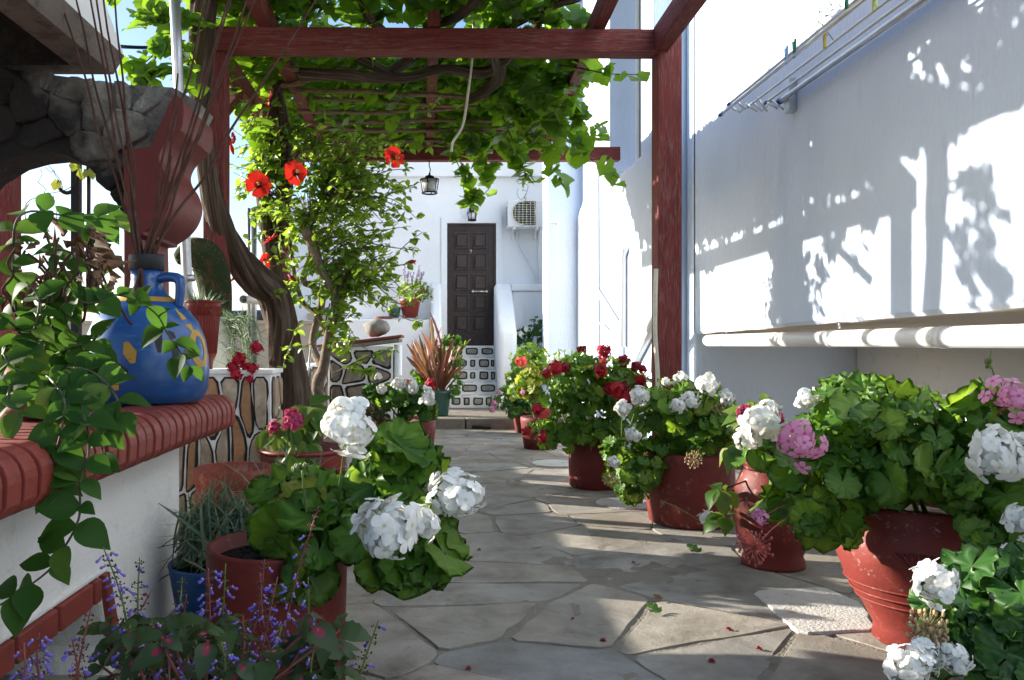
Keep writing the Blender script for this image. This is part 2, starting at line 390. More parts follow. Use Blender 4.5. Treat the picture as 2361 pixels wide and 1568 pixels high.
M['wire'] = plain('pale_wire', (0.6, 0.57, 0.46), 0.5)
M['glass'] = plain('clear_glass', (0.55, 0.58, 0.58), 0.08, 0, 0.05)
M['bluepaint'] = plain('blue_shutter', (0.10, 0.16, 0.42), 0.5)
M['darkglass'] = plain('dark_window', (0.02, 0.022, 0.03), 0.08)
M['carblue'] = plain('car_paint', (0.03, 0.06, 0.2), 0.2)
M['tyre'] = plain('tyre', (0.02, 0.02, 0.02), 0.8)
M['beige'] = stucco('beige_wall', (0.52, 0.45, 0.36), 40, 0.3, (1, 1, 1), 0.2)
M['asphalt'] = stucco('asphalt', (0.06, 0.06, 0.06), 90, 0.4)
M['earth'] = stucco('dry_earth', (0.20, 0.185, 0.16), 20, 0.7, (1, 1, 1), 0.4)
M['pegblue'] = plain('blue_peg', (0.25, 0.42, 0.75), 0.4); M['peggreen'] = plain('green_peg', (0.01, 0.16, 0.09), 0.4)
M['pegyellow'] = plain('yellow_peg', (0.50, 0.36, 0.03), 0.4); M['peglime'] = plain('lime_peg', (0.52, 0.58, 0.14), 0.4)
M['bluecap'] = plain('blue_cap', (0.02, 0.07, 0.4), 0.4)
M['coverwhite'] = stucco('chipped_white_paint', (0.50, 0.49, 0.46), 70, 0.6, (1, 1, 1), 0.9, (0.26, 0.21, 0.16), 0.56)
# leaves
G = lambda a, b, c: (a, b, c)
M['lf_ger'] = leafmat('geranium_leaf', [(0.0, (0.032, 0.095, 0.010)), (0.4, (0.060, 0.145, 0.015)), (0.8, (0.10, 0.20, 0.022)), (0.96, (0.15, 0.23, 0.03)), (1.0, (0.34, 0.30, 0.05))], (0.42, 0.62, 0.03), 0.44, 'palm', (0.10, 0.19, 0.05), 0.45)
M['lf_gerdark'] = leafmat('dark_geranium_leaf', [(0.0, (0.020, 0.068, 0.010)), (0.6, (0.038, 0.11, 0.015)), (1.0, (0.065, 0.15, 0.022))], (0.14, 0.32, 0.02), 0.3, 'palm', (0.07, 0.14, 0.045), 0.45)
M['lf_yel'] = leafmat('yellow_green_leaf', [(0.0, (0.13, 0.17, 0.02)), (0.6, (0.22, 0.25, 0.03)), (1.0, (0.32, 0.32, 0.05))], (0.5, 0.55, 0.05), 0.4)
M['lf_vine'] = leafmat('vine_leaf', [(0.0, (0.018, 0.065, 0.010)), (0.5, (0.032, 0.105, 0.014)), (0.85, (0.055, 0.15, 0.02)), (1.0, (0.11, 0.19, 0.025))], (0.36, 0.62, 0.02), 0.46, 'palm', (0.14, 0.24, 0.05), 0.5)
M['lf_hib'] = leafmat('hibiscus_leaf', [(0.0, (0.030, 0.09, 0.010)), (0.5, (0.060, 0.15, 0.015)), (0.9, (0.11, 0.21, 0.022)), (1.0, (0.22, 0.28, 0.035))], (0.55, 0.78, 0.05), 0.46, 'pin', (0.16, 0.22, 0.05), 0.3, 0.3, None, 0.5)
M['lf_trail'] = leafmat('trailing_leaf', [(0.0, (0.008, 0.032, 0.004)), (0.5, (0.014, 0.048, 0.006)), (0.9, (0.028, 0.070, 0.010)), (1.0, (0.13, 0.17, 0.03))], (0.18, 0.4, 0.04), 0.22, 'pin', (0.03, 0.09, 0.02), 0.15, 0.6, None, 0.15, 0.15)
M['lf_hyd'] = leafmat('hydrangea_leaf', [(0.0, (0.03, 0.09, 0.014)), (0.5, (0.06, 0.13, 0.02)), (1.0, (0.17, 0.2, 0.035))], (0.3, 0.42, 0.03), 0.35, 'pin', (0.14, 0.2, 0.05), 0.45)
M['lf_col'] = leafmat('coleus_leaf', [(0.0, (0.014, 0.035, 0.010)), (0.6, (0.022, 0.05, 0.012)), (1.0, (0.04, 0.065, 0.015))], (0.16, 0.12, 0.02), 0.25, 'pin', (0.05, 0.06, 0.02), 0.3, 0.5, ((0.20, 0.014, 0.045), (0.36, 0.22, 0.10)))
M['lf_grass'] = leafmat('blue_green_blade', [(0.0, (0.06, 0.11, 0.07)), (0.6, (0.11, 0.17, 0.12)), (0.9, (0.15, 0.17, 0.09)), (1.0, (0.30, 0.26, 0.13))], (0.2, 0.3, 0.15), 0.2, 'pin', (0.1, 0.15, 0.1), 0.0)
M['lf_epi'] = leafmat('flat_cactus_stem', [(0.0, (0.07, 0.09, 0.02)), (0.3, (0.16, 0.04, 0.03)), (0.6, (0.22, 0.05, 0.04)), (0.8, (0.15, 0.11, 0.04)), (1.0, (0.30, 0.22, 0.10))], (0.4, 0.14, 0.06), 0.2, 'pin', (0.25, 0.12, 0.06), 0.5)
M['cactus'] = stucco('cactus_skin', (0.028, 0.042, 0.016), 40, 0.6, (1, 1, 1), 0.7, (0.14, 0.06, 0.03), 0.5)
M['pt_white'] = petalmat('white_petal', (0.88, 0.87, 0.83), (0.80, 0.79, 0.75), 0.28, ((0.72, 0.74, 0.5), 0.12))
M['pt_pink'] = petalmat('pink_petal', (0.76, 0.34, 0.50), (0.70, 0.26, 0.44), 0.3, ((0.55, 0.10, 0.25), 0.16))
M['pt_red'] = petalmat('red_petal', (0.52, 0.012, 0.03), (0.40, 0.008, 0.03), 0.25)
M['pt_dark'] = petalmat('dark_red_petal', (0.22, 0.006, 0.018), (0.30, 0.010, 0.025), 0.25)
M['pt_coral'] = petalmat('coral_petal', (0.75, 0.10, 0.08), (0.70, 0.16, 0.12), 0.3)
M['pt_magenta'] = petalmat('magenta_petal', (0.56, 0.07, 0.16), (0.46, 0.05, 0.14), 0.25)
M['pt_purple'] = petalmat('purple_petal', (0.15, 0.10, 0.55), (0.24, 0.18, 0.62), 0.3)
M['pt_lilac'] = petalmat('lilac_petal', (0.42, 0.34, 0.58), (0.5, 0.42, 0.62), 0.3)
M['pt_hib'] = petalmat('hibiscus_petal', (0.60, 0.022, 0.010), (0.50, 0.016, 0.010), 0.35, ((0.06, 0.003, 0.006), 0.24))
M['stamen'] = plain('yellow_stamen', (0.75, 0.42, 0.06), 0.6)
M['drybloom'] = plain('dry_bloom', (0.38, 0.27, 0.14), 0.8, 0, 0.3, 60)
M['dryred'] = plain('spent_red_bloom', (0.42, 0.10, 0.08), 0.7, 0, 0.3, 60)
# ------------------------------------------------------------------ voronoi pieces
def clip(poly, a, b):
    """keep the part of poly nearer to a than b"""
    mx, my = (a[0] + b[0]) / 2, (a[1] + b[1]) / 2; nx, ny = b[0] - a[0], b[1] - a[1]
    out = []
    for i in range(len(poly)):
        p, q = poly[i], poly[(i + 1) % len(poly)]
        dp = (p[0] - mx) * nx + (p[1] - my) * ny; dq = (q[0] - mx) * nx + (q[1] - my) * ny
        if dp <= 0: out.append(p)
        if (dp < 0 < dq) or (dq < 0 < dp):
            t = dp / (dp - dq); out.append((p[0] + (q[0] - p[0]) * t, p[1] + (q[1] - p[1]) * t))
    return out
def voronoi(x0, y0, x1, y1, sx, sy, jit=0.42, rs=None):
    rs = rs or random.Random(3)
    if sy > sx * 1.6:
        k_ = sy / sx; return [[(p[0], p[1] * k_) for p in c_] for c_ in voronoi(x0, y0 / k_, x1, y1 / k_, sx, sx, jit, rs)]
    seeds = []; ny = max(1, round((y1 - y0) / sy))
    for j in range(ny):
        w = sx * rs.uniform(0.75, 1.3); nx = max(1, round((x1 - x0) / w))
        for i in range(nx):
            seeds.append((x0 + (i + 0.5 + rs.uniform(-jit, jit)) * (x1 - x0) / nx, y0 + (j + 0.5 + rs.uniform(-jit, jit)) * (y1 - y0) / ny))
    cells = []
    rad = 3.2 * max(sx, sy)
    for a in seeds:
        poly = [(x0, y0), (x1, y0), (x1, y1), (x0, y1)]
        for b in seeds:
            if b is a or abs(b[0] - a[0]) > rad or abs(b[1] - a[1]) > rad: continue
            poly = clip(poly, a, b)
            if len(poly) < 3: break
        if len(poly) >= 3: cells.append(poly)
    return cells
def area(p): return 0.5 * sum(p[i][0] * p[(i + 1) % len(p)][1] - p[(i + 1) % len(p)][0] * p[i][1] for i in range(len(p)))
def inset(poly, d):
    n = len(poly)
    if area(poly) < 0: poly = poly[::-1]
    lines = []
    for i in range(n):
        p, q = poly[i], poly[(i + 1) % n]; l = math.hypot(q[0] - p[0], q[1] - p[1])
        if l < 1e-6: continue
        nx, ny = -(q[1] - p[1]) / l, (q[0] - p[0]) / l
        lines.append((p[0] + nx * d, p[1] + ny * d, nx, ny))
    out = [(-99, -99), (99, -99), (99, 99), (-99, 99)]
    cx = sum(p[0] for p in poly) / n; cy = sum(p[1] for p in poly) / n
    out = [(cx - 9, cy - 9), (cx + 9, cy - 9), (cx + 9, cy + 9), (cx - 9, cy + 9)]
    for (px, py, nx, ny) in lines:
        out = clip(out, (px + nx, py + ny), (px - nx, py - ny))
        if len(out) < 3: return []
    return out
def rough(poly, step, amp, rs, corner=0.25):
    """round the corners and make the edges uneven"""
    n = len(poly); q = []
    for i in range(n):
        a, b, c = poly[i - 1], poly[i], poly[(i + 1) % n]
        for o in (a, c):
            l = math.hypot(o[0] - b[0], o[1] - b[1]); k = min(corner, 0.03 / l if l > 0 else 0.2)
            q.append((b[0] + (o[0] - b[0]) * k, b[1] + (o[1] - b[1]) * k))
    out = []; m = len(q)
    for i in range(m):
        a, b = q[i], q[(i + 1) % m]; l = math.hypot(b[0] - a[0], b[1] - a[1]); k = max(1, min(5, int(l / step)))
        for j in range(k):
            t = j / k; o = rs.uniform(-amp, amp) if j else 0
            nx, ny = (-(b[1] - a[1]) / l, (b[0] - a[0]) / l) if l > 1e-6 else (0, 0)
            out.append((a[0] + (b[0] - a[0]) * t + nx * o, a[1] + (b[1] - a[1]) * t + ny * o))
    return out
def slab_piece(mb, poly, fr, h0, h1, bev, mi=0):
    """a plate with a chamfered rim; fr maps (u, v, height) to a place"""
    n = len(poly); cx = sum(p[0] for p in poly) / n; cy = sum(p[1] for p in poly) / n
    def sh(p, d):
        l = math.hypot(p[0] - cx, p[1] - cy) or 1; k = max(0.3, 1 - d / l)
        return (cx + (p[0] - cx) * k, cy + (p[1] - cy) * k)
    top = [sh(p, bev) for p in poly]
    vs = [fr(p[0], p[1], h0) for p in poly] + [fr(p[0], p[1], h1 - bev * 0.7) for p in poly] + [fr(p[0], p[1], h1) for p in top]
    fs = [(i, (i + 1) % n, n + (i + 1) % n, n + i) for i in range(n)] + [(n + i, n + (i + 1) % n, 2 * n + (i + 1) % n, 2 * n + i) for i in range(n)] + [tuple(range(2 * n, 3 * n))]
    mb.add(vs, fs, mi=mi)

# ------------------------------------------------------------------ ground and path
mb = MB(); mb.box(-160, -60, -0.4, 160, 420, -0.06); struct('ground', mb, M['earth'])
mb = MB(); nx, ny = 106, 260
X0, X1, Y0, Y1 = -1.62, 2.66, -0.6, 10.54
vs = []; fs = []
for j in range(ny + 1):
    for i in range(nx + 1):
        x = X0 + (X1 - X0) * i / nx; y = Y0 + (Y1 - Y0) * j / ny
        vs.append((x, y, -0.0016 + 0.005 * mnoise.noise(Vector((x * 2.2, y * 2.2, 0))) + 0.004 * mnoise.noise(Vector((x * 9, y * 9, 3))) + 0.003 * mnoise.noise(Vector((x * 21, y * 21, 7)))))
fs = [(j * (nx + 1) + i, j * (nx + 1) + i + 1, (j + 1) * (nx + 1) + i + 1, (j + 1) * (nx + 1) + i) for j in range(ny) for i in range(nx)]
mb.add(vs, fs, sm=True)
PATH = struct('path', mb, M['cement'])
rs = random.Random(11)
for poly in voronoi(X0, Y0, X1, Y1, 0.66, 0.44, 0.49, rs):
    g = rs.choice((0.002, 0.003, 0.005, 0.008, 0.018))
    p = inset(poly, g)
    if len(p) < 3 or abs(area(p)) < 0.006: continue
    p = rough(p, 0.045, 0.010, rs, 0.16)
    cx = sum(q[0] for q in p) / len(p); cy = sum(q[1] for q in p) / len(p)
    h = rs.uniform(-0.001, 0.003); tx, ty = rs.uniform(-0.006, 0.006), rs.uniform(-0.006, 0.006)
    mb = MB(); slab_piece(mb, p, lambda u, v, z: (u, v, z + h + (u - cx) * tx + (v - cy) * ty), -0.03, 0.001, 0.0025)
    part('flagstone', mb, M['flag'], PATH)

# terrace with its kerb
mb = MB(); mb.box(-1.62, 10.6, -0.2, 2.9, 14.2, 0.14); struct('terrace', mb, M['cement'], 0.012)
rs = random.Random(4); KX = [-1.62, -0.7, 0.42, 1.35, 2.62]
KERB = None
for a, b in zip(KX[:-1], KX[1:]):
    mb = MB(); mb.box(a + 0.008, 10.54 + rs.uniform(-0.01, 0.01), -0.06, b - 0.008, 10.72, 0.148 + rs.uniform(-0.004, 0.004))
    o = link('kerb' if KERB is None else 'kerb_stone', mb.mesh('kerb', M['cement'], 0.02), KERB, None, None, None, None, 'structure' if KERB is None else None)
    KERB = KERB or o
mb = MB(); mb.tube([P(1088, 984, 10.5), P(1132, 985, 10.5)], 0.02, 8)
solo('drain_pipe', mb, M['iron'], 'short dark pipe lying along the foot of the terrace kerb', 'pipe')

# ------------------------------------------------------------------ right-hand house: long near wall with the ledge
HR = thing('white_house', 'long white stucco house wall along the right of the path, with a recessed base', 'house', (2.7, 4, 0))
n = 60; mb = MB()      # the upper wall, its lower lip chipped
lip = [(2.45 + 0, -3 + 10.5 * i / n) for i in range(n + 1)]
zz = [1.224 + 0.0125 * (7.4 - y) + 0.010 * mnoise.noise(Vector((y * 5, 0, 0))) + 0.006 * mnoise.noise(Vector((y * 17, 2, 0))) for _, y in lip]
vs = []; fs = []
for (x, y), z in zip(lip, zz):
    vs += [(4.1, y, z + 0.005), (2.47, y, z), (2.45, y, z + 0.025), (2.45, y, 7.2)]
for i in range(n):
    for k in range(3): fs.append((i * 4 + k, i * 4 + k + 1, i * 4 + 5 + k, i * 4 + 4 + k))
mb.add(vs, fs); mb.m = [1 if k % 3 == 0 else 0 for k in range(len(fs))]
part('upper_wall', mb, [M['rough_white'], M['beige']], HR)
mb = MB(); mb.box(2.45, 7.45, -0.1, 4.1, 7.72, 7.2); part('corner_pier', mb, M['rough_white'], HR, 0.02)
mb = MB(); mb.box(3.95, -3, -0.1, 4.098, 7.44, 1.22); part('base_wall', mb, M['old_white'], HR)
mb = MB(); p = P(2070, 897, 1); yw = 3.95 / p.x; q = P(2070, 897, yw)
mb.prism([(yw - 0.13, q.z - 0.06), (yw - 0.03, q.z - 0.07), (yw + 0.08, q.z - 0.04), (yw + 0.09, q.z + 0.03), (yw + 0.02, q.z + 0.075), (yw - 0.09, q.z + 0.05)], 'yz', 3.942, 3.952)
part('broken_patch', mb, M['darkglass'], HR, 0, 'dark hole broken in the plaster of the base')
mb = MB(); mb.box(2.67, -3, -0.2, 3.94, 7.44, -0.012); struct('crawl_floor', mb, M['cement'])
# the waste pipe under the ledge
mb = MB(); mb.tube([(2.52, -1, 1.158), (2.52, 3.2, 1.158), (2.515, 7.3, 1.158)], 0.053, 18)
PI = solo('waste_pipe', mb, M['pvc'], 'thick white plastic pipe running under the ledge of the right wall', 'pipe', loc=(2.52, 3, 1.165))
for y in (3.9, 5.0, 6.9):
    mb = MB(); mb.tube([(2.52, y, 1.158), (2.52, y + 0.05, 1.158)], 0.057, 18); part('pipe_collar', mb, M['pvc'], PI)
mb = MB()
for y in (4.95, 6.85):
    mb.tube([(2.5, y - 0.04, 1.22), (2.5, y - 0.04, 1.27)], 0.008, 6)
part('hanger', mb, M['steel'], PI)

# second house wall with the deep window
HS = thing('neighbouring_house', 'white house behind the red post, with a deep upstairs window and a corner pillar', 'house', (2.4, 9.6, 0))
mb = MB(); mb.prism([(7.74, -0.1), (11.5, -0.1), (11.5, 7.2), (9.66, 7.2), (9.66, 3.06), (8.2, 3.06), (8.2, 7.2), (7.74, 7.2)], 'yz', 2.13, 2.5)
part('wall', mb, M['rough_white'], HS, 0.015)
mb = MB(); mb.box(2.502, 7.74, -0.1, 2.9, 12.4, 7.2); part('inner_wall', mb, M['white'], HS)
mb = MB(); mb.box(2.44, 8.204, 3.064, 2.499, 8.27, 7.0); mb.box(2.44, 9.59, 3.064, 2.499, 9.656, 7.0); mb.box(2.44, 8.27, 3.064, 2.499, 9.59, 3.12); mb.box(2.445, 8.9, 3.12, 2.498, 8.95, 7)
wf = part('window', mb, M['acwhite'], HS)
mb = MB(); mb.box(2.47, 8.27, 3.12, 2.476, 9.59, 7.0); part('pane', mb, M['darkglass'], wf)
mb = MB(); mb.box(1.65, 11.503, -0.1, 2.135, 12.1, 7.2); part('pillar', mb, M['rough_white'], HS, 0.015)
mb = MB(); mb.prism([(10.2, 0.0), (11.49, 0.0), (11.49, 2.95), (11.2, 3.05), (10.25, 3.4)], 'yz', 2.07, 2.128); part('side_panel', mb, M['white'], HS, 0.01)
# pipes on this wall
def wp(px, py, X=2.09):
    d = X * F / (px - 1000); return P(px, py, d)
def pipe(pts, r, label, n=10, mat='pvc'):
    mb = MB(); mb.tube([wp(*p) for p in pts], r, n)
    return solo('wall_pipe', mb, M[mat], label, 'pipe', 'pipes on the white wall behind the red post')
pipe([(1436, 800), (1436, 590), (1441, 572)], 0.04, 'thick upright white pipe on the wall left of the red post')
pipe([(1350, 628), (1430, 758)], 0.032, 'white pipe slanting down towards the upright wall pipe')
pipe([(1428, 765), (1430, 765 + 130)], 0.06, 'wide white downpipe socket behind the red geraniums')
pipe([(1455, 850), (1512, 735)], 0.05, 'fat white pipe slanting up to the red post', 12)
pipe([(1511, 590), (1513, 740), (1508, 860)], 0.035, 'white pipe rising just left of the red post')
pipe([(1385, 745), (1398, 760), (1398, 870)], 0.02, 'thin bent white pipe low on the wall')
pipe([(1368, 560), (1370, 850)], 0.008, 'thin white cable conduit near the pillar', 6)
mb = MB(); mb.tube(smooth_path([P(1265, 829, 11.4), P(1285, 822, 11.4), P(1320, 826, 11.35), P(1352, 828, 11.2), P(1360, 815, 11.1)], 4), 0.028, 8)
solo('garden_hose', mb, M['pvc'], 'bent white pipe stub on the pillar above the red geraniums', 'pipe')
mb = MB(); mb.tube(smooth_path([P(1268, 513, 11.47), P(1282, 512, 11.45), P(1286, 516, 11.47)], 3), 0.02, 6)
solo('wall_hook', mb, M['pvc'], 'small white pipe end on the front of the pillar', 'fitting')

# ------------------------------------------------------------------ door facade
FA = thing('door_house', 'white single-storey house front with the brown door at the top of the steps', 'house', (0.6, 13.4, 0))
mb = MB(); dx0, dx1, dz0, dz1 = 0.222, 1.046, 1.105, 3.165
mb.prism([(-1.5, -0.1), (dx0 - 0.002, -0.1), (dx0 - 0.002, dz1 + 0.002), (dx1 + 0.002, dz1 + 0.002), (dx1 + 0.002, -0.1), (2.5, -0.1), (2.5, 3.93), (-1.5, 3.93)], 'xz', 13.4, 13.8)
part('front_wall', mb, M['white'], FA)
mb = MB(); mb.box(-1.62, 13.28, 3.93, 2.499, 14.3, 4.42); part('roof_edge', mb, M['white'], FA, 0.02)
mb = MB(); mb.box(-1.5, 13.81, -0.1, 2.5, 14.2, 3.92); part('back_wall', mb, M['white'], FA)
mb = MB(); t = 0.10
mb.box(dx0 - t, 13.375, dz0, dx0, 13.45, dz1 + t); mb.box(dx1, 13.375, dz0, dx1 + t, 13.45, dz1 + t); mb.box(dx0, 13.376, dz1, dx1, 13.449, dz1 + t)
part('door_surround', mb, M['white'], FA, 0.006)
DO = None
mb = MB(); mb.box(dx0, 13.43, dz0, dx1, 13.50, dz1)
DO = part('door', mb, M['doorwood'], FA, 0, 'dark brown panelled wooden front door numbered 7')
mb = MB(); mb.box(dx0 + 0.001, 13.405, dz0, dx0 + 0.035, 13.45, dz1 - 0.001); mb.box(dx1 - 0.035, 13.405, dz0, dx1 - 0.001, 13.45, dz1 - 0.001); mb.box(dx0 + 0.035, 13.406, dz1 - 0.035, dx1 - 0.035, 13.451, dz1 - 0.001)
part('door_frame', mb, M['doorwood'], DO)
px_ = [(1043, 1081), (1087, 1124)]; py_ = [(536, 573), (583, 622), (632, 670), (679, 716), (726, 765)]
d = 13.43
for xa, xb in [(1047, 1081), (1089, 1123)]:
    for ya, yb in py_:
        a = P(xa, yb, d); b = P(xb, ya, d); mb = MB(); w = 0.022
        mb.box(a.x, 13.412, a.z, a.x + w, 13.431, b.z); mb.box(b.x - w, 13.412, a.z, b.x, 13.431, b.z); mb.box(a.x + w, 13.412, a.z, b.x - w, 13.431, a.z + w); mb.box(a.x + w, 13.412, b.z - w, b.x - w, 13.431, b.z)
        mb.box(a.x + 0.045, 13.408, a.z + 0.045, b.x - 0.045, 13.4305, b.z - 0.045)
        part('door_panel', mb, M['doorpanel'], DO, 0.005)
mb = MB(); a = P(1090, 672, 13.36); b = P(1122, 672, 13.36)
mb.tube([a, b], 0.012, 8); mb.ball(a, 0.026, 8); mb.ball(b, 0.026, 8); mb.tube([a, a + Vector((0, 0.07, 0))], 0.012, 6); mb.tube([b, b + Vector((0, 0.07, 0))], 0.012, 6)
part('door_handle', mb, M['brass'], DO)
mb = MB(); a = P(1082, 577, 13.42); b = P(1087.5, 577, 13.42); c = P(1084, 584, 13.42)
mb.obar(a, b, 0.008, 0.011); mb.obar(b, c, 0.008, 0.011, up=Vector((0, 1, 0))); part('door_number', mb, M['brass'], DO, 0, 'number 7 in pale metal')
mb = MB(); a = P(1138, 676, 13.42); mb.box(a.x - 0.012, 13.415, a.z - 0.04, a.x + 0.012, 13.432, a.z + 0.03); part('lock_plate', mb, M['iron'], DO)

# steps with painted stones
ST = thing('stone_steps', 'white painted steps up to the brown door, with black-outlined stones', 'steps', (0.6, 12.4, 0.14))
zr = [0.14 + 0.193 * i for i in range(6)]
rs = random.Random(9)
rows = [[(1040, 1062), (1068, 1083), (1090, 1114), (1119, 1134), (1142, 1153)], [(1035, 1056), (1064, 1100), (1107, 1142), (1146, 1160)],
        [(1050, 1078), (1083, 1096), (1104, 1126), (1131, 1156)], [(1045, 1077), (1083, 1096), (1103, 1128), (1131, 1154)], [(1040, 1066), (1073, 1102), (1109, 1146)]]
for i in range(5):
    y0 = 12.4 + 0.2 * i
    mb = MB(); mb.box(0.10, y0, 0.10, 1.0, 13.395 if i == 4 else y0 + 0.203, zr[i + 1]); part('step', mb, M['mortar_white'], ST, 0.012)
    zc = (zr[i] + zr[i + 1]) / 2 + 0.004
    for xa, xb in rows[i]:
        a = max(0.13, (xa - 1000) / F * y0); b = min(0.985, (xb - 1000) / F * y0)
        if b - a < 0.05: continue
        h = rs.uniform(0.052, 0.068); w2 = (b - a) / 2; cx = (a + b) / 2
        out = []; k = 16; pw = 0.42
        for j in range(k):
            an = 2 * math.pi * j / k; ca, sa = math.cos(an), math.sin(an)
            out.append((cx + math.copysign(abs(ca) ** pw, ca) * w2 * rs.uniform(0.94, 1.0), zc + math.copysign(abs(sa) ** pw, sa) * h * rs.uniform(0.9, 1.05)))
        ins = [(cx + (p[0] - cx) * max(0.3, 1 - 0.024 / w2), zc + (p[1] - zc) * 0.66) for p in out]
        mb = MB(); fr = lambda u, v, hh: (u, y0 - hh, v)
        slab_piece(mb, out, fr, -0.01, 0.005, 0.003, 0); slab_piece(mb, ins, fr, -0.01, 0.013, 0.005, 1)
        part('stone', mb, [M['blackpaint'], M['stairstone']], ST)
    # dark pointing lines along the tread edge
    mb = MB(); x = 0.14
    while x < 0.9:
        l = rs.uniform(0.12, 0.3); l = min(l, 0.97 - x); fr = lambda u, v, hh: (u, v, zr[i + 1] + hh)
        slab_piece(mb, [(x, y0 + 0.02), (x + l, y0 + 0.015), (x + l, y0 + 0.05), (x, y0 + 0.05)], fr, -0.004, 0.004, 0.002); x += l + rs.uniform(0.05, 0.2)
    part('painted_edge', mb, M['blackpaint'], ST)
def parapet(x0, x1, prof, label):
    mb = MB(); mb.prism(prof, 'yz', x0, x1); return solo('step_parapet', mb, M['white'], label, 'parapet', 'rounded parapets beside the steps', 0.07, (x0, 12.6, 0), 4)
parapet(1.003, 1.27, [(13.39, 0.1), (12.15, 0.1), (12.15, 1.33), (12.9, 2.0), (13.1, 2.12), (13.39, 2.12)], 'white rounded parapet on the right of the steps')
parapet(-0.05, 0.12, [(13.39, 0.1), (12.25, 0.1), (12.25, 1.25), (12.95, 2.0), (13.12, 2.14), (13.39, 2.14)], 'white rounded parapet on the left of the steps')
mb = MB(); mb.box(1.29, 13.1, 0.1, 2.4, 13.38, 2.0); mb.box(1.272, 13.06, 2.0, 2.42, 13.385, 2.12)
solo('terrace_wall', mb, M['white'], 'low white wall under the air conditioner with a rounded cap', 'wall', None, 0.03)
mb = MB(); mb.box(-1.36, 12.6, 0.1, -0.06, 13.38, 1.52); solo('planter_ledge', mb, M['white'], 'white masonry ledge left of the steps carrying flowerpots', 'ledge', None, 0.02)

# air conditioner
a = P(1170, 526, 13.05); b = P(1252, 461, 13.05)
AC = thing('air_conditioner', 'white outdoor air conditioner unit on the wall right of the door', 'air conditioner', (a.x, 13.2, a.z))
mb = MB(); mb.box(a.x, 13.05, a.z + 0.02, b.x, 13.32, b.z); part('casing', mb, M['acwhite'], AC, 0.012)
gx0, gx1, gz0, gz1 = P(1181, 0, 13.05).x, P(1234, 0, 13.05).x, P(0, 519, 13.05).z, P(0, 464, 13.05).z
rr = (gz1 - gz0) / 2; zc = (gz0 + gz1) / 2
arc = [(gx0 + rr - rr * math.sin(math.pi * k / 14) if 0 < k < 14 else gx0 + rr, zc - rr * math.cos(math.pi * k / 14)) for k in range(15)]
mb = MB(); mb.prism([(gx1, gz0)] + arc + [(gx1, gz1)], 'xz', 13.044, 13.052); part('fan_opening', mb, M['acgrille'], AC)
mb = MB()
for k in range(10):
    z = gz0 + (k + 0.5) / 10 * (gz1 - gz0); dz = abs(z - zc); xl = gx0 + rr - math.sqrt(max(0, rr * rr - dz * dz)); mb.tube([(xl, 13.038, z), (gx1, 13.038, z)], 0.0035, 4, cap=False)
for k in range(6):
    x = gx0 + (k + 0.7) / 6 * (gx1 - gx0); hz = rr if x > gx0 + rr else math.sqrt(max(0.0001, rr * rr - (gx0 + rr - x) ** 2)); mb.tube([(x, 13.036, zc - hz), (x, 13.036, zc + hz)], 0.0035, 4, cap=False)
mb.tube([(p[0], 13.037, p[1]) for p in arc], 0.006, 5); mb.tube([(gx1, 13.037, gz0), (gx1, 13.037, gz1)], 0.006, 5)
part('grille', mb, M['brass'], AC)
for x in (1183, 1236):
    q = P(x, 527, 13.2); mb = MB(); mb.box(q.x - 0.02, 13.02, a.z - 0.02, q.x + 0.02, 13.39, a.z + 0.015); mb.box(q.x - 0.02, 13.34, a.z - 0.14, q.x + 0.02, 13.392, a.z - 0.02); part('bracket', mb, M['acwhite'], AC)
mb = MB()
for k in range(7): mb.box(a.x - 0.004, 13.1, a.z + 0.07 + k * 0.045, a.x + 0.003, 13.28, a.z + 0.09 + k * 0.045)
part('side_louvres', mb, M['acgrille'], AC)
mb = MB(); mb.tube([P(1191, 527, 13.36), P(1191, 553, 13.36), P(1198, 566, 13.36), P(1246, 662, 13.36)], 0.016, 6)
solo('drain_hose', mb, M['acwhite'], 'thin white hose slanting down the wall from the air conditioner', 'hose')
mb = MB(); mb.tube([P(1243, 527, 13.36), P(1243, 600, 13.36), P(1244, 655, 13.36)], 0.022, 6)
solo('refrigerant_pipe', mb, M['acwhite'], 'straight white pipe dropping from the air conditioner beside the pillar', 'pipe')

